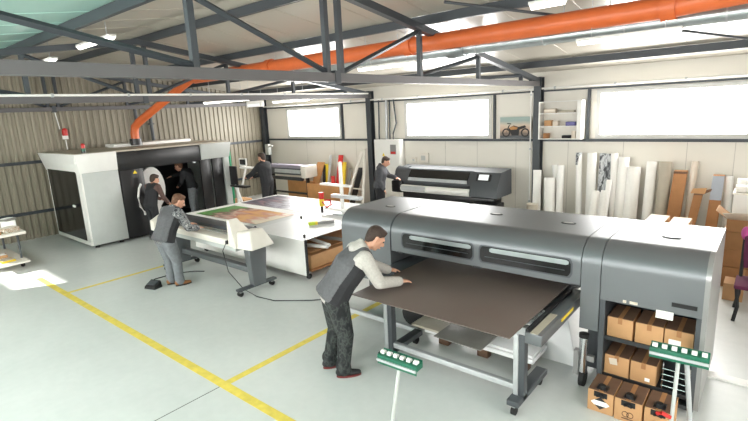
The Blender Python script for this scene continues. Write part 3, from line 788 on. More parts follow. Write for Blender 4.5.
# ------------------------------------------------------------------ cutting plotter and wide printer at the back wall
t = thing('cutting_plotter', 'wide white-ended cutting plotter on black stand by the corner column', 'plotter', (-12.9, 10.9, 0))
a, b = -14.0, -11.85
MB().prism([(10.62, .98), (10.62, 1.14), (10.72, 1.27), (11.05, 1.27), (11.1, 1.2), (11.1, .98)], a+.1, b-.25, 'x').build('body', M['pgrey2'], t)
MB().prism([(10.66, 1.2), (10.72, 1.3), (11.0, 1.3), (11.04, 1.2)], a+.1, b-.25, 'x').build('top_cover', M['violetgrey'], t, label='violet grey top cover')
MB().box(a+.5, b-.3, 10.6, 10.63, 1.04, 1.16).build('platen', M['alu'], t)
MB().box(b-.25, b, 10.55, 11.12, .9, 1.32, .05).build('end_cover', M['warmwhite'], t)
MB().box(a, a+.12, 10.58, 11.12, .92, 1.3, .03).build('end_cover', M['black'], t)
for x in (a+.15, b-.18):
    MB().box(x-.04, x+.04, 10.75, 10.85, .08, .95).build('stand_leg', M['black'], t)
    MB().box(x-.04, x+.04, 10.45, 11.15, .02, .09, .01).build('stand_foot', M['black'], t)
mb = MB().cyl((a+.2, 10.6, .86), (b-.2, 10.6, .86), .06, n=14); mb.build('media_roll', M['cavity'], t)
MB().box(a+.19, b-.22, 10.78, 10.83, .3, .36).build('stand_bar', M['black'], t)
o = MB().box(-13.5, -12.15, 11.14, 11.24, .15, .85, .006).build('plywood_board', M['ply']); tag(o, 'brown wooden board standing under the cutting plotter', 'board')
o.location.z = -.15

t = thing('roll_printer', 'wide black roll printer with silver front along the back wall', 'printer', (-6.5, 10.8, 0))
a, b = -8.1, -4.95
yf = 10.45
MB().prism([(yf+.06, 1.0), (yf, 1.1), (yf+.02, 1.2), (yf+.2, 1.46), (yf+.7, 1.5), (yf+.75, 1.42), (yf+.75, 1.0)], a, b-.72, 'x').build('body', M['pgrey2'], t)
MB().hexa([(a+.5, yf+.02, 1.24), (b-.85, yf+.02, 1.24), (b-.85, yf+.06, 1.24), (a+.5, yf+.06, 1.24), (a+.5, yf+.16, 1.43), (b-.85, yf+.16, 1.43), (b-.85, yf+.2, 1.43), (a+.5, yf+.2, 1.43)]).build('viewing_glass', M['gloss'], t)
MB().hexa([(a+.5, yf-.02, 1.15), (b-.85, yf-.02, 1.15), (b-.85, yf+.03, 1.15), (a+.5, yf+.03, 1.15), (a+.52, yf-.0, 1.23), (b-.87, yf-.0, 1.23), (b-.87, yf+.05, 1.23), (a+.52, yf+.05, 1.23)]).build('silver_panel', M['alu'], t)
MB().cyl((a-.02, yf+.32, 1.3), (a+.35, yf+.32, 1.3), .2, n=20).build('left_end', M['pgrey2'], t)
MB().box(a-.05, a+.32, yf-.05, yf+.6, .78, 1.12, .04).build('left_pod', M['black'], t)
MB().prism([(yf-.12, .85), (yf-.1, 1.05), (yf+.12, 1.46), (yf+.7, 1.5), (yf+.72, .85)], b-.72, b, 'x').build('right_tower', M['pgrey2'], t)
sc_ = MB().hexa([(b-.6, yf-.015, 1.25), (b-.22, yf-.015, 1.25), (b-.22, yf+.005, 1.25), (b-.6, yf+.005, 1.25), (b-.6, yf+.075, 1.42), (b-.22, yf+.075, 1.42), (b-.22, yf+.1, 1.42), (b-.6, yf+.1, 1.42)]).build('control_panel', M['black'], t)
MB().hexa([(b-.54, yf-.016, 1.275), (b-.28, yf-.016, 1.275), (b-.28, yf-.002, 1.275), (b-.54, yf-.002, 1.275), (b-.54, yf+.06, 1.405), (b-.28, yf+.06, 1.405), (b-.28, yf+.075, 1.405), (b-.54, yf+.075, 1.405)]).build('screen', M['screen'], sc_)
MB().cyl((a+.3, yf+.0, .92), (b-.75, yf+.0, .92), .1, n=18).build('media_roll', M['paper'], t)
MB().box(a+.32, a+1.1, yf-.11, yf-.03, .86, 1.0).build('roll_cover', M['alu'], t)
MB().box(a+.2, b-.2, yf+.15, yf+.6, .55, .78, .02).build('stand_beam', M['black'], t)
for x in (a+.4, b-.45):
    MB().box(x-.06, x+.06, yf+.2, yf+.5, .08, 1.02).build('stand_leg', M['black'], t)
    MB().box(x-.06, x+.06, yf-.2, yf+.75, .02, .1, .01).build('stand_foot', M['black'], t)
MB().box(b-.6, b+.05, yf-.3, yf+.2, .5, .72, .02).build('waste_tray', M['black'], t)
MB().cyl((-7.6, yf-.35, .7), (-5.6, yf-.35, .7), .045, n=12).build('take_up_roller', M['pgrey2'], t)
MB().tube([(-5.65, yf-.35, .7), (-5.6, yf-.3, .5), (-5.6, yf+.2, .5)], .03, 8).build('take_up_arm', M['alu'], t)
t.scale = (1, 1, .965)
o = MB().cyl((-4.35, 11.0, 0), (-4.35, 11.0, .64), .13, n=18).build('paper_drum', M['beige']); tag(o, 'short beige cardboard drum standing right of the black roll printer', 'drum')

# electrical cabinet and cables
t = thing('wall_mounted_cabinet', 'white electrical cabinet on the back wall with a notice on it', 'cabinet', (-9.15, 11.6, 1.0))
MB().box(-9.62, -8.62, 11.5, 11.75, .95, 2.12, .01).build('casing', M['elec'], t)
MB().box(-9.59, -8.65, 11.485, 11.5, .98, 2.09, .004).build('door', M['elec'], t)
n_ = MB().box(-8.98, -8.76, 11.478, 11.486, 1.68, 1.97).build('notice', M['pgrey3'], t)
MB().box(-8.96, -8.78, 11.474, 11.479, 1.69, 1.76).build('red_band', M['red'], n_)
MB().prism([(-9.3, 1.62), (-9.2, 1.62), (-9.25, 1.72)], 11.478, 11.486, 'y').build('warning_triangle', M['yel'], t)
for k, x in enumerate((-9.5, -9.2, -9.08, -8.95)):
    t2 = thing('wall_cable', ['dark cable dropping into the left of the electrical cabinet', 'grey cable bundle entering the middle of the electrical cabinet', 'dark cable just right of the grey bundle above the cabinet', 'dark curved cable entering the right of the electrical cabinet'][k], 'cable', (x, 11.6, 2.1), group='cables above the electrical cabinet')
    MB().tube([(x, 11.62, 2.12), (x, 11.62, 2.3), (x+(.12 if k == 3 else 0), 11.64, 2.6), (x+(.02 if k == 3 else 0), 11.66, 3.3)], .04 if k == 1 else .022, 8).build('cable_sheath', M['alu' if k == 1 else 'steel'], t2)
t = thing('wall_socket', 'pair of white wall sockets beside the electrical cabinet', 'socket', (-8.2, 11.74, 1.5))
MB().box(-8.35, -8.2, 11.69, 11.745, 1.42, 1.58, .01).box(-8.1, -7.75, 11.69, 11.745, 1.42, 1.72, .01).build('plate', M['warmwhite'], t)
MB().box(-8.31, -8.24, 11.685, 11.69, 1.47, 1.53).box(-8.0, -7.85, 11.685, 11.69, 1.5, 1.64).build('inset', M['offgrey'], t)

# motorbike poster (flat print on the wall)
t = thing('wall_poster', 'poster of a vintage motorbike on the back wall beside the column', 'poster', (-5.02, 11.68, 2.15))
pa, pb, pz0, pz1, py_ = -5.5, -4.68, 2.14, 2.68, 11.66
MB().box(pa, pb, py_, py_+.02, pz0, pz1).build('print', ramp_mat('poster_sky', [(.3,(122,108,98)),(.42,(196,168,144)),(.6,(206,190,172)),(.75,(150,168,164))], 2, 2, .5, axis_mix=('Z', .85)), t)
MB().box(pa, pb, py_-.002, py_, pz0, pz0+.08).build('printed_road', M['pgrey2'], t)
mb = MB()
for cx in (-5.33, -4.83): mb.ring((cx, py_-.005, 2.29), (cx, py_-.001, 2.29), .11, .075, 22)
mb.prism([(-5.33, 2.29), (-5.28, 2.45), (-5.22, 2.5), (-5.25, 2.44)], py_-.005, py_-.001, 'y')
mb.prism([(-5.27, 2.4), (-5.13, 2.47), (-5.0, 2.43), (-4.84, 2.47), (-4.8, 2.42), (-4.98, 2.36), (-5.0, 2.22), (-5.18, 2.22)], py_-.006, py_-.001, 'y')
mb.tube([(-5.3, py_-.004, 2.52), (-5.2, py_-.004, 2.51)], .012, 5)
mb.build('printed_motorbike', M['ink'], t)
MB().prism([(-5.25, 2.41), (-5.14, 2.45), (-5.02, 2.42), (-5.05, 2.37), (-5.2, 2.36)], py_-.009, py_-.006, 'y').build('printed_tank', M['ply'], t)

# wall shelf with small things
t = thing('wall_shelf', 'white open wall shelf with three levels beside the widest window', 'shelf', (-3.85, 11.6, 2.13))
sx0, sx1, sz0, sz1, sy0, sy1 = -4.4, -3.42, 2.14, 3.02, 11.4, 11.68
MB().box(sx0, sx0+.03, sy0, sy1, sz0, sz1).build('side_panel', M['white'], t)
MB().box(sx1-.1, sx1, sy0, sy1, sz0, sz1).build('side_panel', M['white'], t)
MB().box(sx0, sx1, sy1-.01, sy1, sz0, sz1).build('back_panel', M['warmwhite'], t)
for z in (sz0, 2.43, 2.73, sz1-.02): MB().box(sx0+.03, sx1-.1, sy0, sy1-.01, z, z+.02).build('shelf_board', M['white'], t)
def small(name, lab, cat, x0, x1, z, h, m, d=.14, group='small things on the wall shelf'):
    o = MB().box(x0, x1, sy0+.04, sy0+.04+d, z, z+h, .008).build(name, m); tag(o, lab, cat, group); return o
small('small_box', 'orange-brown box on the middle board of the wall shelf', 'box', -4.28, -4.1, 2.451, .13, M['card'])
small('small_box', 'pinkish box on the middle board of the wall shelf, right of the orange-brown one', 'box', -4.08, -3.96, 2.451, .12, M['tape'])
small('tool_case', 'dark blue tool case on the middle board of the wall shelf', 'case', -3.78, -3.57, 2.451, .09, M['blue'])
small('small_box', 'pale box on the top board of the wall shelf', 'box', -4.3, -4.02, 2.751, .1, M['tape'])
small('folder', 'pale folder lying on the top board of the wall shelf, right side', 'folder', -3.96, -3.6, 2.751, .05, M['beige'])
small('small_box', 'brown box on the bottom board of the wall shelf, beside the column', 'box', -4.3, -4.18, 2.161, .12, M['card2'])
small('glove_pair', 'black gloves on the bottom board of the wall shelf', 'gloves', -3.86, -3.66, 2.161, .07, M['rubber'])
small('bottle_box', 'cream box at the right of the bottom board of the wall shelf', 'box', -3.64, -3.55, 2.161, .17, M['tape'])

# ------------------------------------------------------------------ tubes, rolls and cartons leaning along the back wall
def leaning_tube(top, wpx, bottom, label, m='paper', core=True, ytop=11.62, name='paper_tube', group='paper tubes along the back wall'):
    if 'dark column' in label: ytop = 11.5
    if 'half hidden' in label: ytop = 11.74
    if 'brown rim,' in label or 'leaning slightly' in label: ytop = 11.5
    P1_ = onY(top[0], top[1], ytop); r = wpx*mpp(P1_)/2
    q = onY(bottom[0], bottom[1], 11.35)
    base = Vector((P1_.x + (q.x-P1_.x)*(P1_.z/max(.3, P1_.z-q.z)), ytop-.14-r, .0))
    base.x = max(P1_.x-.7, min(P1_.x+.7, base.x)); P1_.y = ytop-r
    d = (P1_-base).normalized(); base = base + Vector((0, 0, r*.45))
    t = thing(name, label, 'tube', (base.x, base.y, 0), group=group)
    MB().ring(base, P1_, r, r*.72, 20).build('tube_wall', M[m], t)
    mb = MB().cyl(P1_-d*.06, P1_-d*.015, r*.715, n=16)
    mb.build('core_plug', M['beige' if m != 'beige' else 'card'], t)
    return t
TB = [((539, 169.5), 8, (537, 205), 'white tube in front of the dark column'),
      ((551.5, 177), 10.5, (550, 205), 'shorter white tube with brown rim, first right of the column'),
      ((556, 164.5), 6, (555.5, 205), 'white tube half hidden between the brown-rimmed and the next one'),
      ((562.3, 165), 6.5, (559.5, 205), 'white tube second right of the column, leaning slightly'),
      ((580, 152.5), 5.6, (577, 205), 'slim tall white tube with grey printed top'),
      ((593.5, 152.5), 8.6, (589, 205), 'tall white tube left of the grey sketch print'),
      ((615.5, 153), 6.6, (612, 205), 'tall white tube just right of the grey sketch print'),
      ((625.6, 156.5), 10, (619, 205), 'tall white tube with rounded cap, beside the thick off-white one'),
      ((635.5, 166), 12.5, (630, 205), 'thick off-white tube, widest one in the row'),
      ((653, 161), 9, (647, 205), 'tall bluish white tube with cream rim'),
      ((667, 161), 11, (661, 205), 'tall beige tube left of the long brown carton'),
      ((696, 161), 6, (688, 205), 'slim cream tube leaning behind the open brown carton'),
      ((730, 175.5), 7, (727, 205), 'white tube standing right of the silver-topped carton')]
for a, w, b, l in TB:
    t = leaning_tube(a, w, b, l, 'beige' if 'beige' in l else ('tape' if 'cream tube' in l else 'paper'))
    if 'printed top' in l:
        p1 = onY(a[0], a[1], 11.62); p2 = onY(a[0]-.6, a[1]+12, 11.6); r = w*mpp(p1)/2
        p1.y -= r; p2.y -= r
        MB().ring(p1+Vector((0, 0, .002)), p2, r*1.03, r*.98, 16).build('printed_sleeve', M['print_statue'], t)
for a, w, b, l in (((596.5, 190), 7, (596, 212), 'short white tube in front of the tall one, left of the sketch print'), ((605.8, 190), 6.8, (605.2, 212), 'short white tube before the grey sketch print'), ((610, 179.5), 5, (609, 205), 'mid-height white tube at the right edge of the sketch print')):
    leaning_tube(a, w, b, l, 'paper', ytop=11.2)
pA, pB, pC, pD = onY(600, 153, 11.66), onY(612, 154, 11.66), onY(610, 192, 11.55), onY(597, 192, 11.55)
mb = MB(); mb.hexa([pD, pC, pC+Vector((0, .015, 0)), pD+Vector((0, .015, 0)), pA, pB, pB+Vector((0, .015, 0)), pA+Vector((0, .015, 0))])
# board stands on the floor: extend it down
o = mb.build('sketch_print', M['print_statue'])
tag(o, 'grey sketch print on board standing among the white tubes', 'print')
mb = MB(); lo = [Vector((q.x, 11.3, 0)) for q in (pD, pC)]
mb.hexa([lo[0], lo[1], lo[1]+Vector((0, .015, 0)), lo[0]+Vector((0, .015, 0)), pD, pC, pC+Vector((0, .015, 0)), pD+Vector((0, .015, 0))])
mb.build('lower_board', M['paper'], o)

def leaning_carton(tl, tr_, bl, label, m, ytop=11.5, ybase=10.95, dep=.09, extra=None):
    A, B = onY(*tl, ytop), onY(*tr_, ytop); A.z = B.z = (A.z+B.z)/2
    q = onY(*bl, (ytop+ybase)/2); dx = (q.x-A.x)*A.z/max(.2, A.z-q.z)
    D = Vector((A.x+dx, ybase, 0)); Cc = Vector((B.x+dx, ybase, 0))
    dv = Vector((0, dep, .02))
    t = thing('long_carton', label, 'box', ((D.x+Cc.x)/2, ybase, 0), group='long cartons leaning by the back wall')
    MB().hexa([D, Cc, Cc+Vector((0, dep, 0)), D+Vector((0, dep, 0)), A, B, B+dv, A+dv], .004).build('box_body', M[m], t)
    MB().hexa([A.lerp(D, .03)-Vector((0, .003, 0)), B.lerp(Cc, .03)-Vector((0, .003, 0)), B.lerp(Cc, .03), A.lerp(D, .03), A-Vector((0, .003, 0)), B-Vector((0, .003, 0)), B, A]).build('end_flap', M['cardtop'], t)
    if extra: extra(t, A, B, Cc, D)
leaning_carton((674, 171), (687.5, 172), (667, 213), 'long brown carton leaning between the beige and the slim cream tube', 'card2')
def flaps(t, A, B, C_, D_):
    w = (B-A)
    MB().hexa([A+Vector((-.06, -.02, .0)), B+Vector((.03, -.02, 0)), B+Vector((.03, .0, 0)), A+Vector((-.06, 0, 0)), A+Vector((-.02, -.04, .1)), B+Vector((.06, -.04, .12)), B+Vector((.06, -.02, .12)), A+Vector((-.02, -.02, .1))]).build('open_flap', M['card'], t)
    MB().hexa([B+Vector((0, .02, -.02)), B+Vector((.12, .04, .05)), B+Vector((.12, .06, .05)), B+Vector((0, .05, -.02)), B+Vector((0, .02, .06)), B+Vector((.14, .04, .1)), B+Vector((.14, .06, .1)), B+Vector((0, .05, .06))]).build('open_flap', M['cardtop'], t)
leaning_carton((694, 193), (703, 194), (688, 216), 'open brown carton with raised flaps leaning by the wall', 'card2', 11.2, 10.8, extra=flaps)
def silver(t, A, B, C_, D_):
    MB().hexa([A.lerp(D_, .32)-Vector((0, .006, 0)), B.lerp(C_, .32)-Vector((0, .006, 0)), B.lerp(C_, .32)-Vector((0, .001, 0)), A.lerp(D_, .32)-Vector((0, .001, 0)), A-Vector((0, .006, 0)), B-Vector((0, .006, 0)), B-Vector((0, .001, 0)), A-Vector((0, .001, 0))]).build('silver_front', M['patch'], t, label='shiny silver upper front')
leaning_carton((713, 176), (725, 176), (707, 213), 'brown carton with shiny silver upper front leaning by the wall', 'card2', 11.45, 11.0, extra=silver)

# flat cartons and pile behind the printer
for k, (x0, x1, y, lab) in enumerate(((-1.62, -1.32, 8.95, 'pale carton top behind the printer, left of two'), (-1.26, -.98, 8.9, 'pale carton top behind the printer, right of two'))):
    t = thing('tall_carton', lab, 'box', ((x0+x1)/2, y, 0), group='pale cartons behind the printer')
    MB().box(x0, x1, y, y+.75, 0, .92, .006).build('box_body', M['card'], t)
    MB().box(x0+.005, x1-.005, y+.005, y+.745, .92, .924).build('lid', M['tape'], t)
def stack_carton(x0, x1, y0, y1, z0, z1, lab, m='card2', fl=False):
    t = thing('storage_carton', lab, 'box', ((x0+x1)/2, y0, z0), group='brown cartons stacked behind the chair')
    MB().box(x0, x1, y0, y1, z0, z1, .006).build('box_body', M[m], t)
    MB().box((x0+x1)/2-.03, (x0+x1)/2+.03, y0-.002, y0, z0+.02, z1).build('packing_tape', M['card'], t)
    if fl:
        MB().hexa([(x0, y0, z1), (x1, y0, z1), (x1, y0+.01, z1), (x0, y0+.01, z1), (x0-.05, y0-.2, z1+.12), (x1, y0-.22, z1+.16), (x1, y0-.21, z1+.17), (x0-.05, y0-.19, z1+.13)]).build('open_flap', M['tape'], t)
        MB().hexa([(x0, y0, z1), (x0+.01, y0, z1), (x0+.01, y1, z1), (x0, y1, z1), (x0-.15, y0, z1+.12), (x0-.14, y0, z1+.12), (x0-.14, y1, z1+.12), (x0-.15, y1, z1+.12)]).build('open_flap', M['card'], t)
stack_carton(-.5, .1, 9.0, 9.5, 0, .33, 'brown carton at the bottom of the stack behind the printer')
stack_carton(-.48, .1, 9.02, 9.5, .335, .62, 'brown carton second from the bottom of the stack behind the printer')
stack_carton(-.5, .1, 9.0, 9.5, .625, .9, 'brown carton third up in the stack behind the printer')
stack_carton(-.47, .1, 9.0, 9.5, .905, 1.1, 'open-topped brown carton on top of the stack behind the printer', fl=True)
stack_carton(-.4, -.16, 8.4, 8.75, 0, .26, 'small low brown carton on the floor before the stack', 'card')
for k, (x, z, ln, lab) in enumerate(((-.62, 1.22, .6, 'white paper roll lying across the shelf top, lower one'), )):
    pass
t = thing('supply_shelf', 'white storage unit with paper on top behind the open carton', 'cabinet', (-.2, 11.0, 0))
MB().box(-.5, .5, 10.75, 11.3, 0, 1.2, .01).build('body', M['white'], t)
MB().box(-.52, .52, 10.72, 11.32, 1.2, 1.23).build('top', M['warmwhite'], t)
for k, (y, r, z) in enumerate(((10.85, .07, 1.23), (11.03, .07, 1.23), (10.95, .06, 1.35))):
    t = thing('paper_roll', ['white paper roll lying at the front of the storage unit top', 'white paper roll lying at the back of the storage unit top', 'white paper roll on top of the two others on the storage unit'][k], 'roll', (-.2, y, z), group='rolls on the storage unit')
    MB().ring((-.48, y, z+r), (.4, y, z+r), r, r*.5).build('roll', M['paper'], t)

# chair at the right edge
t = thing('dining_chair', 'dark wooden chair with curved legs and purple seat back at the right edge', 'chair', (.02, 7.9, 0))
for x in (-.2, .22):
    MB().tube([(x-.02, 7.62, 0), (x+.01, 7.66, .2), (x-.02, 7.7, .45)], .022, 8).build('leg', M['rubber'], t)
    MB().tube([(x-.04, 8.16, 0), (x, 8.1, .25), (x, 8.08, .48)], .022, 8).build('leg', M['rubber'], t)
    MB().tube([(x, 8.08, .46), (x, 8.12, .8), (x, 8.2, 1.1)], .022, 8).build('back_post', M['rubber'], t)
MB().box(-.25, .27, 7.64, 8.14, .44, .5, .02).build('seat', M['purple'], t)
MB().box(-.2, .22, 8.09, 8.16, .62, 1.08, .02).build('backrest', M['purple'], t)
o = MB().sphere((-.2, 8.17, 1.1), .085, (.6, .8, 1.1)).build('pink_cloth', M['pink']); tag(o, 'pink cloth draped over the back of the dark chair', 'cloth')
mb = MB()

# ------------------------------------------------------------------ far middle: green panel, station, leaning boards, trestle
o = MB().box(-13.72, -13.36, 8.75, 8.8, .0, 1.95, .005).build('green_panel', M['bgreen']); tag(o, 'tall green panel standing right of the white and black enclosure', 'panel')
t = thing('operator_station', 'grey operator station with small screen and slanted white leg', 'control station', (-12.2, 8.2, 0))
MB().box(-12.62, -12.2, 8.15, 8.2, 1.02, 1.58, .01).build('black_panel', M['black'], t)
MB().tube([(-12.3, 8.15, 1.02), (-11.9, 8.2, .05)], .04, 8).build('leg', M['white'], t)
MB().tube([(-12.35, 8.25, 1.02), (-12.45, 8.3, .0)], .04, 8).build('leg', M['white'], t)
MB().box(-12.5, -11.75, 8.1, 8.3, .96, 1.02, .01).build('work_arm', M['black'], t)
MB().box(-12.25, -11.7, 8.32, 8.5, 1.5, 1.55, .01).build('screen_shelf', M['white'], t)
MB().tube([(-12.05, 8.4, 1.5), (-12.1, 8.25, 1.0)], .03, 8).build('screen_post', M['white'], t)
mo = MB().box(-12.3, -11.95, 8.36, 8.4, 1.58, 1.8, .012).build('monitor', M['white'], t)
MB().box(-12.26, -11.99, 8.352, 8.362, 1.61, 1.77).build('screen', M['gloss'], mo)
MB().cyl((-12.12, 8.4, 1.54), (-12.12, 8.4, 1.6), .05, n=12).build('monitor_stand', M['white'], t)
o = MB().box(-12.95, -12.45, 8.5, 8.8, 0, .5, .006).build('low_carton', M['card']); tag(o, 'brown carton on the floor below the operator station', 'box')
o = MB().box(-11.6, -10.6, 7.95+.2, 8.75, 0, .16, .01).build('wooden_step', M['ply']); tag(o, 'low wooden step under the bearded man in black', 'step')
t = thing('wall_camera', 'small white camera box on the corner column', 'camera', (-14.7, 11.4, 1.75))
MB().box(-14.86, -14.66, 11.3, 11.45, 1.55, 1.95, .02).build('casing', M['offgrey'], t)
MB().tube([(-14.8, 11.45, 1.8), (-15.1, 11.55, 1.8)], .02, 8).tube([(-14.7, 11.36, 1.86), (-14.4, 11.3, 1.9)], .03, 8).build('bracket', M['offgrey'], t)

def lean(name, label, cat, top, wpx, bottom, m, y0=11.62, dep=.03, group=None):
    A = onY(top[0]-wpx/2, top[1], y0); B = onY(top[0]+wpx/2, top[1], y0); B.z = A.z
    q = onY(bottom[0]-wpx/2, bottom[1], y0-.25); dx = (q.x-A.x)*A.z/max(.2, A.z-q.z)
    D = Vector((A.x+dx, y0-.5, 0)); E_ = Vector((B.x+dx, y0-.5, 0)); v = Vector((0, dep, 0))
    o = MB().hexa([D, E_, E_+v, D+v, A, B, B+v, A+v], .003).build(name, M[m]); tag(o, label, cat, group); return o
LG = 'boards and strips leaning by the back wall'
lean('leaning_board', 'broad brown wooden board leaning left of the coloured strips', 'board', (321, 162), 7, (316, 185), 'ply', 11.5, group=LG)
lean('leaning_board', 'black and yellow strip leaning beside the brown board', 'strip', (325.5, 164), 4.5, (326.5, 184), 'yel', 11.55, group=LG)
lean('leaning_board', 'black strip just left of the yellow one, leaning', 'strip', (324, 165), 2.4, (323.8, 184), 'black', 11.5, .02, group=LG)
lean('leaning_board', 'thin grey metal strip leaning between yellow and red ones', 'strip', (330.5, 155), 2.2, (329.5, 184), 'alu', 11.6, .02, group=LG)
lean('leaning_board', 'tall red and yellow board leaning above the white rack', 'strip', (340.7, 155), 4.4, (339, 184), 'red', 11.55, group=LG)
lean('leaning_board', 'shorter red strip leaning left of the white rack post', 'strip', (332.5, 176), 3.4, (331.5, 186), 'red', 11.3, group=LG)
lean('leaning_board', 'yellow board with red lower half leaning right of the red one', 'strip', (344.2, 162), 3.8, (343, 184), 'yel', 11.5, group=LG)
lean('leaning_board', 'dark grey strip leaning at right of the yellow board', 'strip', (349.5, 168), 3, (348, 188), 'greysheet', 11.5, group=LG)
lean('leaning_board', 'long black strip leaning slantwise left of the trestle', 'strip', (361, 167.5), 5, (356, 200), 'black', 11.4, group=LG)
t = thing('storage_bin', 'brown plywood bin holding the leaning boards', 'bin', (-11.2, 10.9, 0))
MB().box(-12.0, -10.35, 10.72, 10.75, 0, .72).build('front_panel', M['ply'], t)
MB().box(-12.0, -11.97, 10.75, 11.0, 0, .72).build('side_panel', M['ply'], t)
MB().box(-10.38, -10.35, 10.75, 11.0, 0, .72).build('side_panel', M['ply'], t)
t = thing('trestle_legs', 'pair of tall white trestle poles leaning by the dark column', 'trestle', (-10.1, 11.3, 0))
MB().tube([(-10.45, 10.9, 0.02), (-10.08, 11.4, 1.75)], .045, 8).build('pole', M['warmwhite'], t)
MB().tube([(-9.72, 10.9, 0.02), (-10.02, 11.5, 1.82)], .045, 8).build('pole', M['warmwhite'], t)
MB().tube([(-10.3, 11.1, .6), (-9.85, 11.1, .6)], .02, 8).build('spreader', M['warmwhite'], t)

# trolley with papers at the left edge
t = thing('paper_trolley', 'white two-tier trolley at the left edge loaded with papers', 'trolley', (-12.75, 2.5, 0))
tx0, tx1, ty0, ty1 = -13.9, -12.0, 2.05, 2.75
MB().box(tx0, tx1, ty0, ty1, .8, .86, .01).build('top_tray', M['warmwhite'], t)
MB().box(tx0, tx1-.1, ty0, ty1, .16, .2, .01).build('bottom_tray', M['warmwhite'], t)
for x in (tx0+.06, tx1-.5):
    for y in (ty0+.06, ty1-.06):
        MB().tube([(x, y, .08), (x, y, .82)], .022, 8).build('leg', M['pgrey2'], t)
        m1, m2 = MB(), MB(); caster(m1, m2, x, y, .04); c = m1.build('caster', M['chrome'], t); m2.build('caster_wheel', M['rubber'], c)
mb = MB()
for k, (x, y, w, d, z, h, rz, m, lab) in enumerate((
        (-12.22, 2.5, .26, .3, .862, .1, .3, 'papers', 'colourful stack of papers on the trolley, outer end of the top tray'),
        (-12.5, 2.58, .24, .26, .862, .2, -.2, 'paper', 'white stack of papers on the trolley top tray'),
        (-12.82, 2.5, .26, .28, .862, .14, .1, 'beige', 'beige box of papers on the trolley top tray'),
        (-12.5, 2.58, .2, .22, 1.064, .05, .5, 'greysheet', 'grey folder on the white paper stack of the trolley'),
        (-12.45, 2.4, .3, .26, .201, .04, .1, 'yel', 'yellow folder on the bottom tray of the trolley'),
        (-12.95, 2.4, .25, .26, .201, .06, -.1, 'card', 'brown envelope stack on the bottom tray of the trolley'))):
    t2 = thing('paper_stack', lab, 'papers', (x, y, z), rz, 'paper stacks on the trolley')
    MB().box(-w/2, w/2, -d/2, d/2, 0, h, .004).build('sheets', M[m], t2, world=False)
    MB().box(-w/2+.02, w/2-.03, -d/2+.01, d/2-.02, h, h+.004, rot=Quaternion((0, 0, 1), .15)).build('top_sheet', M['paper' if k % 2 else 'tape'], t2, world=False)
t2 = thing('tape_roll', 'small orange tape roll at the outer end of the trolley tray', 'tape', (-12.1, 2.3, .862))
MB().ring((-12.1, 2.3, .862), (-12.1, 2.3, .91), .05, .03).build('tape', M['card'], t2)

# ------------------------------------------------------------------ people
UNIT = []
for _i in range(1, 8):
    for _j in range(12):
        _a, _b = PI*_i/8, 2*PI*(_j+.5*(_i % 2))/12
        UNIT.append((math.sin(_a)*math.cos(_b), math.sin(_a)*math.sin(_b), math.cos(_a)))
UNIT += [(0, 0, 1), (0, 0, -1)]
def hull_blob(mb, ells, basis):
    """convex hull of ellipsoids [(centre, (rx,ry,rz))], axes given by basis (right, forward, up)"""
    vs = []
    for c, r in ells:
        if not isinstance(r, (tuple, list)): r = (r, r, r)
        for u in UNIT:
            vs.append(mb.bm.verts.new(Vector(c) + basis[0]*(u[0]*r[0]) + basis[1]*(u[1]*r[1]) + basis[2]*(u[2]*r[2])))
    bmesh.ops.convex_hull(mb.bm, input=vs)
    dead = [v for v in mb.bm.verts if not v.link_faces]
    if dead: bmesh.ops.delete(mb.bm, geom=dead, context='VERTS')

EYE = (Vector((1, 0, 0)), Vector((0, 1, 0)), Vector((0, 0, 1)))
def remesh(mb, name, m, parent, voxel, smooth=2):
    me = bpy.data.meshes.new('tmp'); mb.bm.to_mesh(me); mb.bm.free()
    o = bpy.data.objects.new('tmp', me); COL.objects.link(o)
    r = o.modifiers.new('r', 'REMESH'); r.mode = 'VOXEL'; r.voxel_size = voxel
    s = o.modifiers.new('s', 'SMOOTH'); s.iterations = smooth; s.factor = .5
    dg = bpy.context.evaluated_depsgraph_get(); dg.update()
    me2 = bpy.data.meshes.new_from_object(o.evaluated_get(dg))
    bpy.data.objects.remove(o); bpy.data.meshes.remove(me)
    me2.name = name; me2.materials.clear()
    for q in (m if isinstance(m, (list, tuple)) else [m]): me2.materials.append(q)
    for p in me2.polygons: p.use_smooth = True
    ob = bpy.data.objects.new(name, me2); COL.objects.link(ob); ob.parent = parent
    return ob

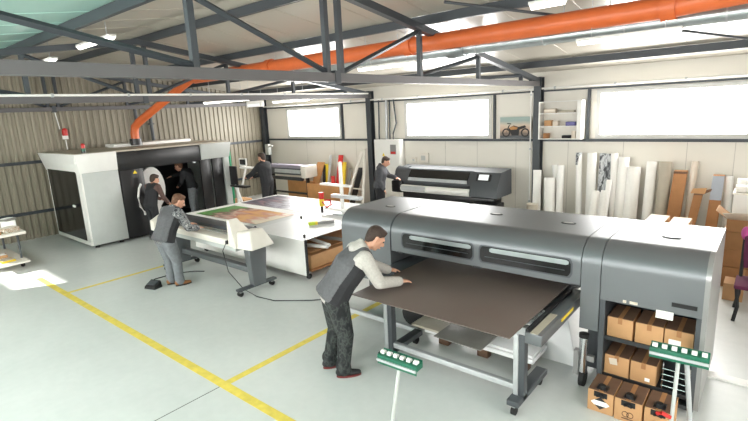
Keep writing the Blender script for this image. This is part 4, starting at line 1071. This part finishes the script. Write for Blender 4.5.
def person(label, loc, rz, J, look, voxel=.009, face=True, bulk=1.22, hs=1.1):
    V = Vector
    J = {k: V(v) for k, v in J.items()}
    pel, che, nb, hd = J['pelvis'], J['chest'], J['neck'], J['head']
    sR, sL, eR, eL, wR, wL = (J[k] for k in ('sR', 'sL', 'eR', 'eL', 'wR', 'wL'))
    hR, hL, kR, kL, aR, aL = (J[k] for k in ('hR', 'hL', 'kR', 'kL', 'aR', 'aL'))
    upv = (nb-pel).normalized(); rgt = (sR-sL).normalized(); fwd = upv.cross(rgt).normalized(); rgt = fwd.cross(upv)
    B = (rgt, fwd, upv)
    def torso(mb, k):
        k *= bulk if k > .9 else 1.05
        waist = pel.lerp(che, .45)
        hull_blob(mb, [(pel, (.16*k, .112*k, .1*k)), (waist, (.145*k, .1*k, .08))], B)
        hull_blob(mb, [(waist, (.145*k, .1*k, .08)), (che, (.17*k, .118*k, .12))], B)
        hull_blob(mb, [(che, (.17*k, .118*k, .12)), (sR, .06*k), (sL, .06*k), (nb, .05*k)], B)
    def legs(mb, k, cuff=True):
        k *= bulk*1.02 if k > .9 else 1.05
        for h, kn, an in ((hR, kR, aR), (hL, kL, aL)):
            hull_blob(mb, [(h, .088*k), (kn, .062*k)], EYE)
            hull_blob(mb, [(kn, .062*k), (kn.lerp(an, .35), (.058*k))], EYE)
            hull_blob(mb, [(kn.lerp(an, .3), .058*k), (an, (.05 if cuff else .038)*k)], EYE)
    def arm(mb, k, s, e, w, end=1.0):
        k *= bulk if k > .9 else 1.05
        hull_blob(mb, [(s, .058*k), (e, .045*k)], EYE)
        hull_blob(mb, [(e, .045*k), (e.lerp(w, end), .036*k)], EYE)
    def hand(mb, e, w, side, key):
        d = J.get('d'+key); d = (V(d) if d else (w-e)).normalized()
        pn = J.get('n'+key); pn = V(pn) if pn else V((0, 0, -1))
        pn = (pn - d*pn.dot(d)).normalized()
        lat = d.cross(pn).normalized()                 # across the palm
        if side == 'L': lat = -lat
        # thumb side = +lat pointing to the body's middle for a palm-down hand
        base = w + d*.02; kn = w + d*.092
        hull_blob(mb, [(base+lat*.018, .018), (base-lat*.018, .018), (kn+lat*.03, .0135), (kn-lat*.03, .0125)], EYE)
        hull_blob(mb, [(w-d*.03, .031), (base, .027)], EYE)
        for i, (off, L) in enumerate(((.031, .07), (.0105, .08), (-.0105, .074), (-.031, .056))):
            a = kn + lat*off; b = a + (d+lat*off*3+pn*.22).normalized()*L*.55; c = b + (d+pn*.6).normalized()*L*.5
            hull_blob(mb, [(a, .0105), (b, .0095)], EYE); hull_blob(mb, [(b, .0095), (c, .008)], EYE)
        a = base + lat*.024; b = a + (d*.7+lat*.8+pn*.15).normalized()*.045; c = b + (d+lat*.25+pn*.2).normalized()*.035
        hull_blob(mb, [(a, .014), (b, .012)], EYE); hull_blob(mb, [(b, .012), (c, .009)], EYE)
    # head frame
    hf = V(J['look']).normalized(); hr = hf.cross(V((0, 0, 1))).normalized(); hu = hr.cross(hf)
    H = (hr, hf, hu)
    H = tuple(q*hs for q in H)
    def hp(x, y, z): return hd + (hr*x + hf*y + hu*z)*hs
    t = thing('person', label, 'person', loc, rz)
    mb = MB()
    torso(mb, .86); legs(mb, .84, False)
    arm(mb, .84, sR, eR, wR); arm(mb, .84, sL, eL, wL)
    hand(mb, eR, wR, 'R', 'R'); hand(mb, eL, wL, 'L', 'L')
    for an in (aR, aL): hull_blob(mb, [(an, .036), (an+V((0, .1, -.05)), .028)], EYE)
    hull_blob(mb, [(nb-upv*.03, .062), (hp(0, -.025, -.06), .055)], EYE)
    hull_blob(mb, [(hp(0, -.012, .035), (.077, .096, .088))], H)                                            # cranium
    hull_blob(mb, [(hp(0, .02, .0), (.068, .075, .06)), (hp(0, .04, -.095), (.036, .036, .022)), (hp(.045, .0, -.065), .018), (hp(-.045, 0, -.065), .018)], H)  # face and jaw
    hull_blob(mb, [(hp(0, .092, .018), .010), (hp(0, .113, -.025), .014), (hp(.014, .1, -.033), .009), (hp(-.014, .1, -.033), .009)], H)          # nose
    hull_blob(mb, [(hp(.035, .078, .032), .012), (hp(-.035, .078, .032), .012)], H)                         # brow
    hull_blob(mb, [(hp(.018, .085, -.062), .011), (hp(-.018, .085, -.062), .011)], H)                       # mouth
    for s in (1, -1):
        hull_blob(mb, [(hp(.079*s, -.008, .015), (.008, .017, .02)), (hp(.076*s, -.004, -.02), (.007, .01, .012))], H)   # ear
    body = remesh(mb, 'body', M['skin'], t, voxel, 1)
    if face:
        mb = MB()
        for s in (1, -1): mb.sphere(hp(.032*s, .083, .012), .0125, u=10, v=6)
        mb.build('eyes', M['eye'], t, world=False)
        mb = MB(); mb.tube([hp(-.024, .094, -.063), hp(0, .099, -.061), hp(.024, .094, -.063)], .005, 6); mb.build('lips', M['lip'], t, world=False)
    # hair
    mb = MB()
    hull_blob(mb, [(hp(0, -.022, .052), (.083, .096, .085)), (hp(0, .05, .105), (.055, .03, .02))], H)
    hull_blob(mb, [(hp(0, -.045, .03), (.08, .072, .08)), (hp(0, -.065, -.045), (.055, .035, .03))], H)
    remesh(mb, 'hair', M[look.get('hair', 'hair')], t, voxel, 2)
    if look.get('beard'):
        mb = MB(); hull_blob(mb, [(hp(0, .045, -.1), (.04, .04, .025)), (hp(.052, .01, -.055), .02), (hp(-.052, .01, -.055), .02)], H)
        remesh(mb, 'beard', M[look.get('hair', 'hair')], t, voxel, 2)
    # trousers
    mb = MB(); hull_blob(mb, [(pel, (.165*bulk, .118*bulk, .1)), (hR, .096*bulk), (hL, .096*bulk)], B); legs(mb, 1.08)
    for kn, an in ((kR, aR), (kL, aL)):
        f = V((0, -.01, 0)); hull_blob(mb, [(an+V((0, 0, .05)), .064*bulk), (an+V((0, .01, .0)), .06*bulk)], EYE)
    remesh(mb, 'trousers', M[look['legs']], t, voxel, 2)
    # top
    mb = MB(); torso(mb, 1.0 if look.get('vest') else 1.07)
    arm(mb, 1.16, sR, eR, wR, .95); arm(mb, 1.16, sL, eL, wL, .95)
    hull_blob(mb, [(nb, .068), (nb+upv*.015, .062)], EYE)
    if look.get('hood'):
        hull_blob(mb, [(nb-fwd*.06+upv*.02, (.10, .06, .06)), (nb-fwd*.11-upv*.05, (.09, .05, .06))], B)
        hull_blob(mb, [(nb+rgt*.07+upv*.02, .035), (nb-fwd*.08+upv*.05, .04), (nb-rgt*.07+upv*.02, .035)], B)
    remesh(mb, look.get('topname', 'sweatshirt'), M[look['top']], t, voxel, 2)
    if look.get('vest'):
        mb = MB(); k = 1.12*bulk
        waist = pel.lerp(che, .45)
        hull_blob(mb, [(pel-upv*.04, (.165*k, .125*k, .06)), (waist, (.15*k, .11*k, .08))], B)
        hull_blob(mb, [(waist, (.15*k, .11*k, .08)), (che, (.165*k, .12*k, .11))], B)
        hull_blob(mb, [(che, (.165*k, .12*k, .11)), (sR.lerp(nb, .3), .066*bulk), (sL.lerp(nb, .3), .066*bulk)], B)
        ob = remesh(mb, 'vest', [M[look['vest']], M['vestblack']], t, voxel, 2)
        for p in ob.data.polygons:
            c = (p.center-che); x, y = c.dot(rgt), c.dot(fwd)
            if abs(x) > .125*bulk and y > -.07 or y > .04: p.material_index = 1
        if look.get('patch'):
            c = nb-fwd*(.118*bulk-.004)-upv*.15
            mb = MB(); mb.hexa([c-rgt*.10-upv*.045+fwd*.0, c+rgt*.10-upv*.045, c+rgt*.10-upv*.045+fwd*.06, c-rgt*.10-upv*.045+fwd*.06, c-rgt*.10+upv*.045+fwd*.03, c+rgt*.10+upv*.045+fwd*.03, c+rgt*.10+upv*.045+fwd*.08, c-rgt*.10+upv*.045+fwd*.08], .004)
            mb.build('reflective_patch', M['patch'], ob, world=False)
    # shoes
    for an, td in ((aR, J.get('tR')), (aL, J.get('tL'))):
        td = V(td).normalized() if td else V((0, 1, 0)); sd = td.cross(V((0, 0, 1)))
        Bs = (sd, td, V((0, 0, 1))); g = V((an.x, an.y, 0))
        mb = MB()
        hull_blob(mb, [(g-td*.045+V((0, 0, .06)), (.042, .05, .05)), (g+td*.06+V((0, 0, .05)), (.045, .05, .045))], Bs)
        hull_blob(mb, [(g+td*.06+V((0, 0, .045)), (.046, .05, .04)), (g+td*.165+V((0, 0, .035)), (.038, .04, .028))], Bs)
        hull_blob(mb, [(g-td*.03+V((0, 0, .09)), (.045, .05, .03)), (g-td*.03+V((0, 0, .06)), (.045, .055, .03))], Bs)
        sh = remesh(mb, 'shoe', M[look['shoe']], t, voxel, 1)
        mb = MB(); pr2 = []
        for i in range(18):
            a = 2*PI*i/18; q = g + td*(.06+.145*math.cos(a)) + sd*(.05*math.sin(a)); pr2.append((q.x, q.y))
        mb.prism(pr2, .0, .022, 'z'); mb.build('sole', M[look.get('sole', 'rubber')], sh, world=False)
    return t

# man at the printer: leaning forward over the dark sheet
person('man in grey vest and camouflage trousers leaning over the dark sheet', (-3.72, 3.62, 0), math.radians(-27),
    dict(pelvis=(-.02, -.02, .96), chest=(.0, .21, 1.27), neck=(.02, .37, 1.45), head=(.04, .52, 1.555), look=(.15, .8, -.6),
         sR=(.20, .31, 1.39), sL=(-.18, .33, 1.40), eR=(.24, .46, 1.09), eL=(-.27, .58, 1.14), wR=(.14, .76, 1.02), wL=(-.31, .82, 1.02),
         dR=(-.12, 1, -.12), dL=(-.1, 1, -.15),
         hR=(.09, -.01, .92), hL=(-.09, -.01, .92), kR=(.12, .06, .50), kL=(-.12, .02, .50), aR=(.14, .0, .09), aL=(-.13, -.08, .09), tR=(.25, 1, 0), tL=(.05, 1, 0)),
    dict(legs='camo', top='hoodie', vest='vest', hood=True, patch=True, shoe='shoe', sole='sole', hair='hair', topname='hooded_sweatshirt'), .0075, bulk=1.42, hs=1.12)
person('man in grey vest and jeans bending over the trimming bar', (-8.34, 4.04, 0), math.radians(8),
    dict(pelvis=(0, -.13, .93), chest=(.0, .03, 1.24), neck=(.0, .13, 1.43), head=(.02, .25, 1.53), look=(.35, .8, -.5),
         sR=(.20, .09, 1.37), sL=(-.19, .10, 1.37), eR=(.29, .2, 1.07), eL=(-.27, .3, 1.1), wR=(.2, .45, 1.0), wL=(-.14, .52, 1.04),
         dR=(-.2, 1, -.1), dL=(.2, 1, -.1),
         hR=(.09, -.11, .89), hL=(-.09, -.11, .89), kR=(.1, .0, .48), kL=(-.1, -.02, .48), aR=(.11, .0, .09), aL=(-.11, -.02, .09), tR=(.4, 1, 0), tL=(.3, 1, 0)),
    dict(legs='jeans', top='camosleeve', vest='vest', shoe='tan', hair='hairb', topname='patterned_sweatshirt'), .010, bulk=1.36)
person('bearded man in black clothes reaching towards the operator station', (-11.15, 8.45, .16), math.radians(104),
    dict(pelvis=(0, 0, .98), chest=(0, .06, 1.33), neck=(0, .09, 1.53), head=(0, .12, 1.67), look=(0, 1, -.2),
         sR=(.2, .08, 1.46), sL=(-.2, .08, 1.46), eR=(.25, .3, 1.22), eL=(-.24, .32, 1.24), wR=(.14, .58, 1.1), wL=(-.12, .6, 1.14),
         hR=(.09, 0, .93), hL=(-.09, 0, .93), kR=(.1, .03, .5), kL=(-.1, .03, .5), aR=(.11, 0, .09), aL=(-.11, 0, .09)),
    dict(legs='darkcloth', top='darkcloth', shoe='shoe', hair='hair', beard=True), .011, bulk=1.35)
person('man in black top and dark grey trousers inside the black enclosure bay', (-13.05, 7.2, .12), math.radians(128),
    dict(pelvis=(0, 0, .94), chest=(0, .1, 1.28), neck=(0, .22, 1.44), head=(0, .34, 1.55), look=(0, 1, -.3),
         sR=(.2, .14, 1.4), sL=(-.2, .14, 1.4), eR=(.25, .4, 1.32), eL=(-.24, .22, 1.12), wR=(.2, .66, 1.26), wL=(-.1, .36, 1.02),
         hR=(.09, 0, .9), hL=(-.09, 0, .9), kR=(.1, .03, .49), kL=(-.1, .03, .49), aR=(.11, 0, .09), aL=(-.11, 0, .09)),
    dict(legs='jeans', top='darkcloth', shoe='shoe', hair='hairb'), .011)
person('person in dark clothes with brown sleeve standing at the rounded white cover', (-12.12, 5.5, 0), math.radians(14),
    dict(pelvis=(0, -.02, .93), chest=(0, .08, 1.25), neck=(0, .14, 1.42), head=(0, .2, 1.53), look=(.2, 1, -.35),
         sR=(.19, .12, 1.37), sL=(-.19, .12, 1.37), eR=(.26, .18, 1.08), eL=(-.24, .24, 1.1), wR=(.2, .36, .92), wL=(-.14, .42, .98),
         hR=(.09, -.02, .89), hL=(-.09, -.02, .89), kR=(.1, .03, .48), kL=(-.1, .03, .48), aR=(.11, 0, .09), aL=(-.11, 0, .09)),
    dict(legs='darkcloth', top='brownsleeve', vest='vestblack', shoe='shoe', hair='hair'), .011, bulk=1.1)
person('man in dark grey hoodie standing left of the black roll printer', (-8.26, 10.02, 0), math.radians(-62),
    dict(pelvis=(0, 0, .98), chest=(0, .06, 1.32), neck=(0, .1, 1.5), head=(0, .2, 1.63), look=(0, 1, -.45),
         sR=(.2, .07, 1.44), sL=(-.2, .07, 1.44), eR=(.26, .05, 1.15), eL=(-.25, .22, 1.22), wR=(.22, .16, .92), wL=(-.14, .44, 1.17),
         hR=(.09, 0, .93), hL=(-.09, 0, .93), kR=(.1, .03, .5), kL=(-.1, .03, .5), aR=(.11, 0, .09), aL=(-.11, 0, .09)),
    dict(legs='darkcloth', top='darkgrey', hood=True, shoe='shoe', hair='hair', topname='hooded_sweatshirt'), .011, bulk=1.4)

# ------------------------------------------------------------------ light
def area(name, loc, rot, sx, sy, w, col=(1, 1, 1)):
    l = bpy.data.lights.new(name, 'AREA'); l.shape = 'RECTANGLE'; l.size = sx; l.size_y = sy; l.energy = w; l.color = col
    o = bpy.data.objects.new(name, l); COL.objects.link(o); o.location = loc; o.rotation_euler = rot; return o
for i, (a, b) in enumerate(FW):       # fill light at the unseen front windows, added to light the room
    area('window_daylight', ((a+b)/2, YF+.06, 2.65), (math.radians(90), 0, 0), b-a, 1.1, 150, (1, .985, .96))
for i, (a, b) in enumerate(WIN):      # daylight through the back windows
    area('window_daylight', ((a+b)/2, YB-.06, 2.69), (math.radians(-90), 0, 0), b-a-.2, .82, 165, (1, .985, .96))
area('window_daylight', (XR-.06, 3.5, 2.2), (math.radians(90), 0, math.radians(90)), 4.5, 2.4, 135, (1, .985, .96))   # added light for the bright right floor; the right wall has no opening
sl = bpy.data.lights.new('sun', 'SUN'); sl.energy = 28; sl.angle = math.radians(.8); sl.color = (1, .97, .9)
so = bpy.data.objects.new('sun', sl); COL.objects.link(so)
sd = Vector((.5, .86, -.86*.43)).normalized()
so.rotation_euler = sd.to_track_quat('-Z', 'Y').to_euler()
so.location = (-16, -8, 6)
w = bpy.data.worlds.new('sky'); SC.world = w; w.use_nodes = True
bg = w.node_tree.nodes['Background']; bg.inputs[0].default_value = (.9, .95, 1, 1); bg.inputs[1].default_value = 1.5

vs = SC.view_settings
vs.view_transform = 'Standard'; vs.look = 'None'; vs.gamma = 1; vs.exposure = .45
try: vs.use_curve_mapping = False
except Exception: pass
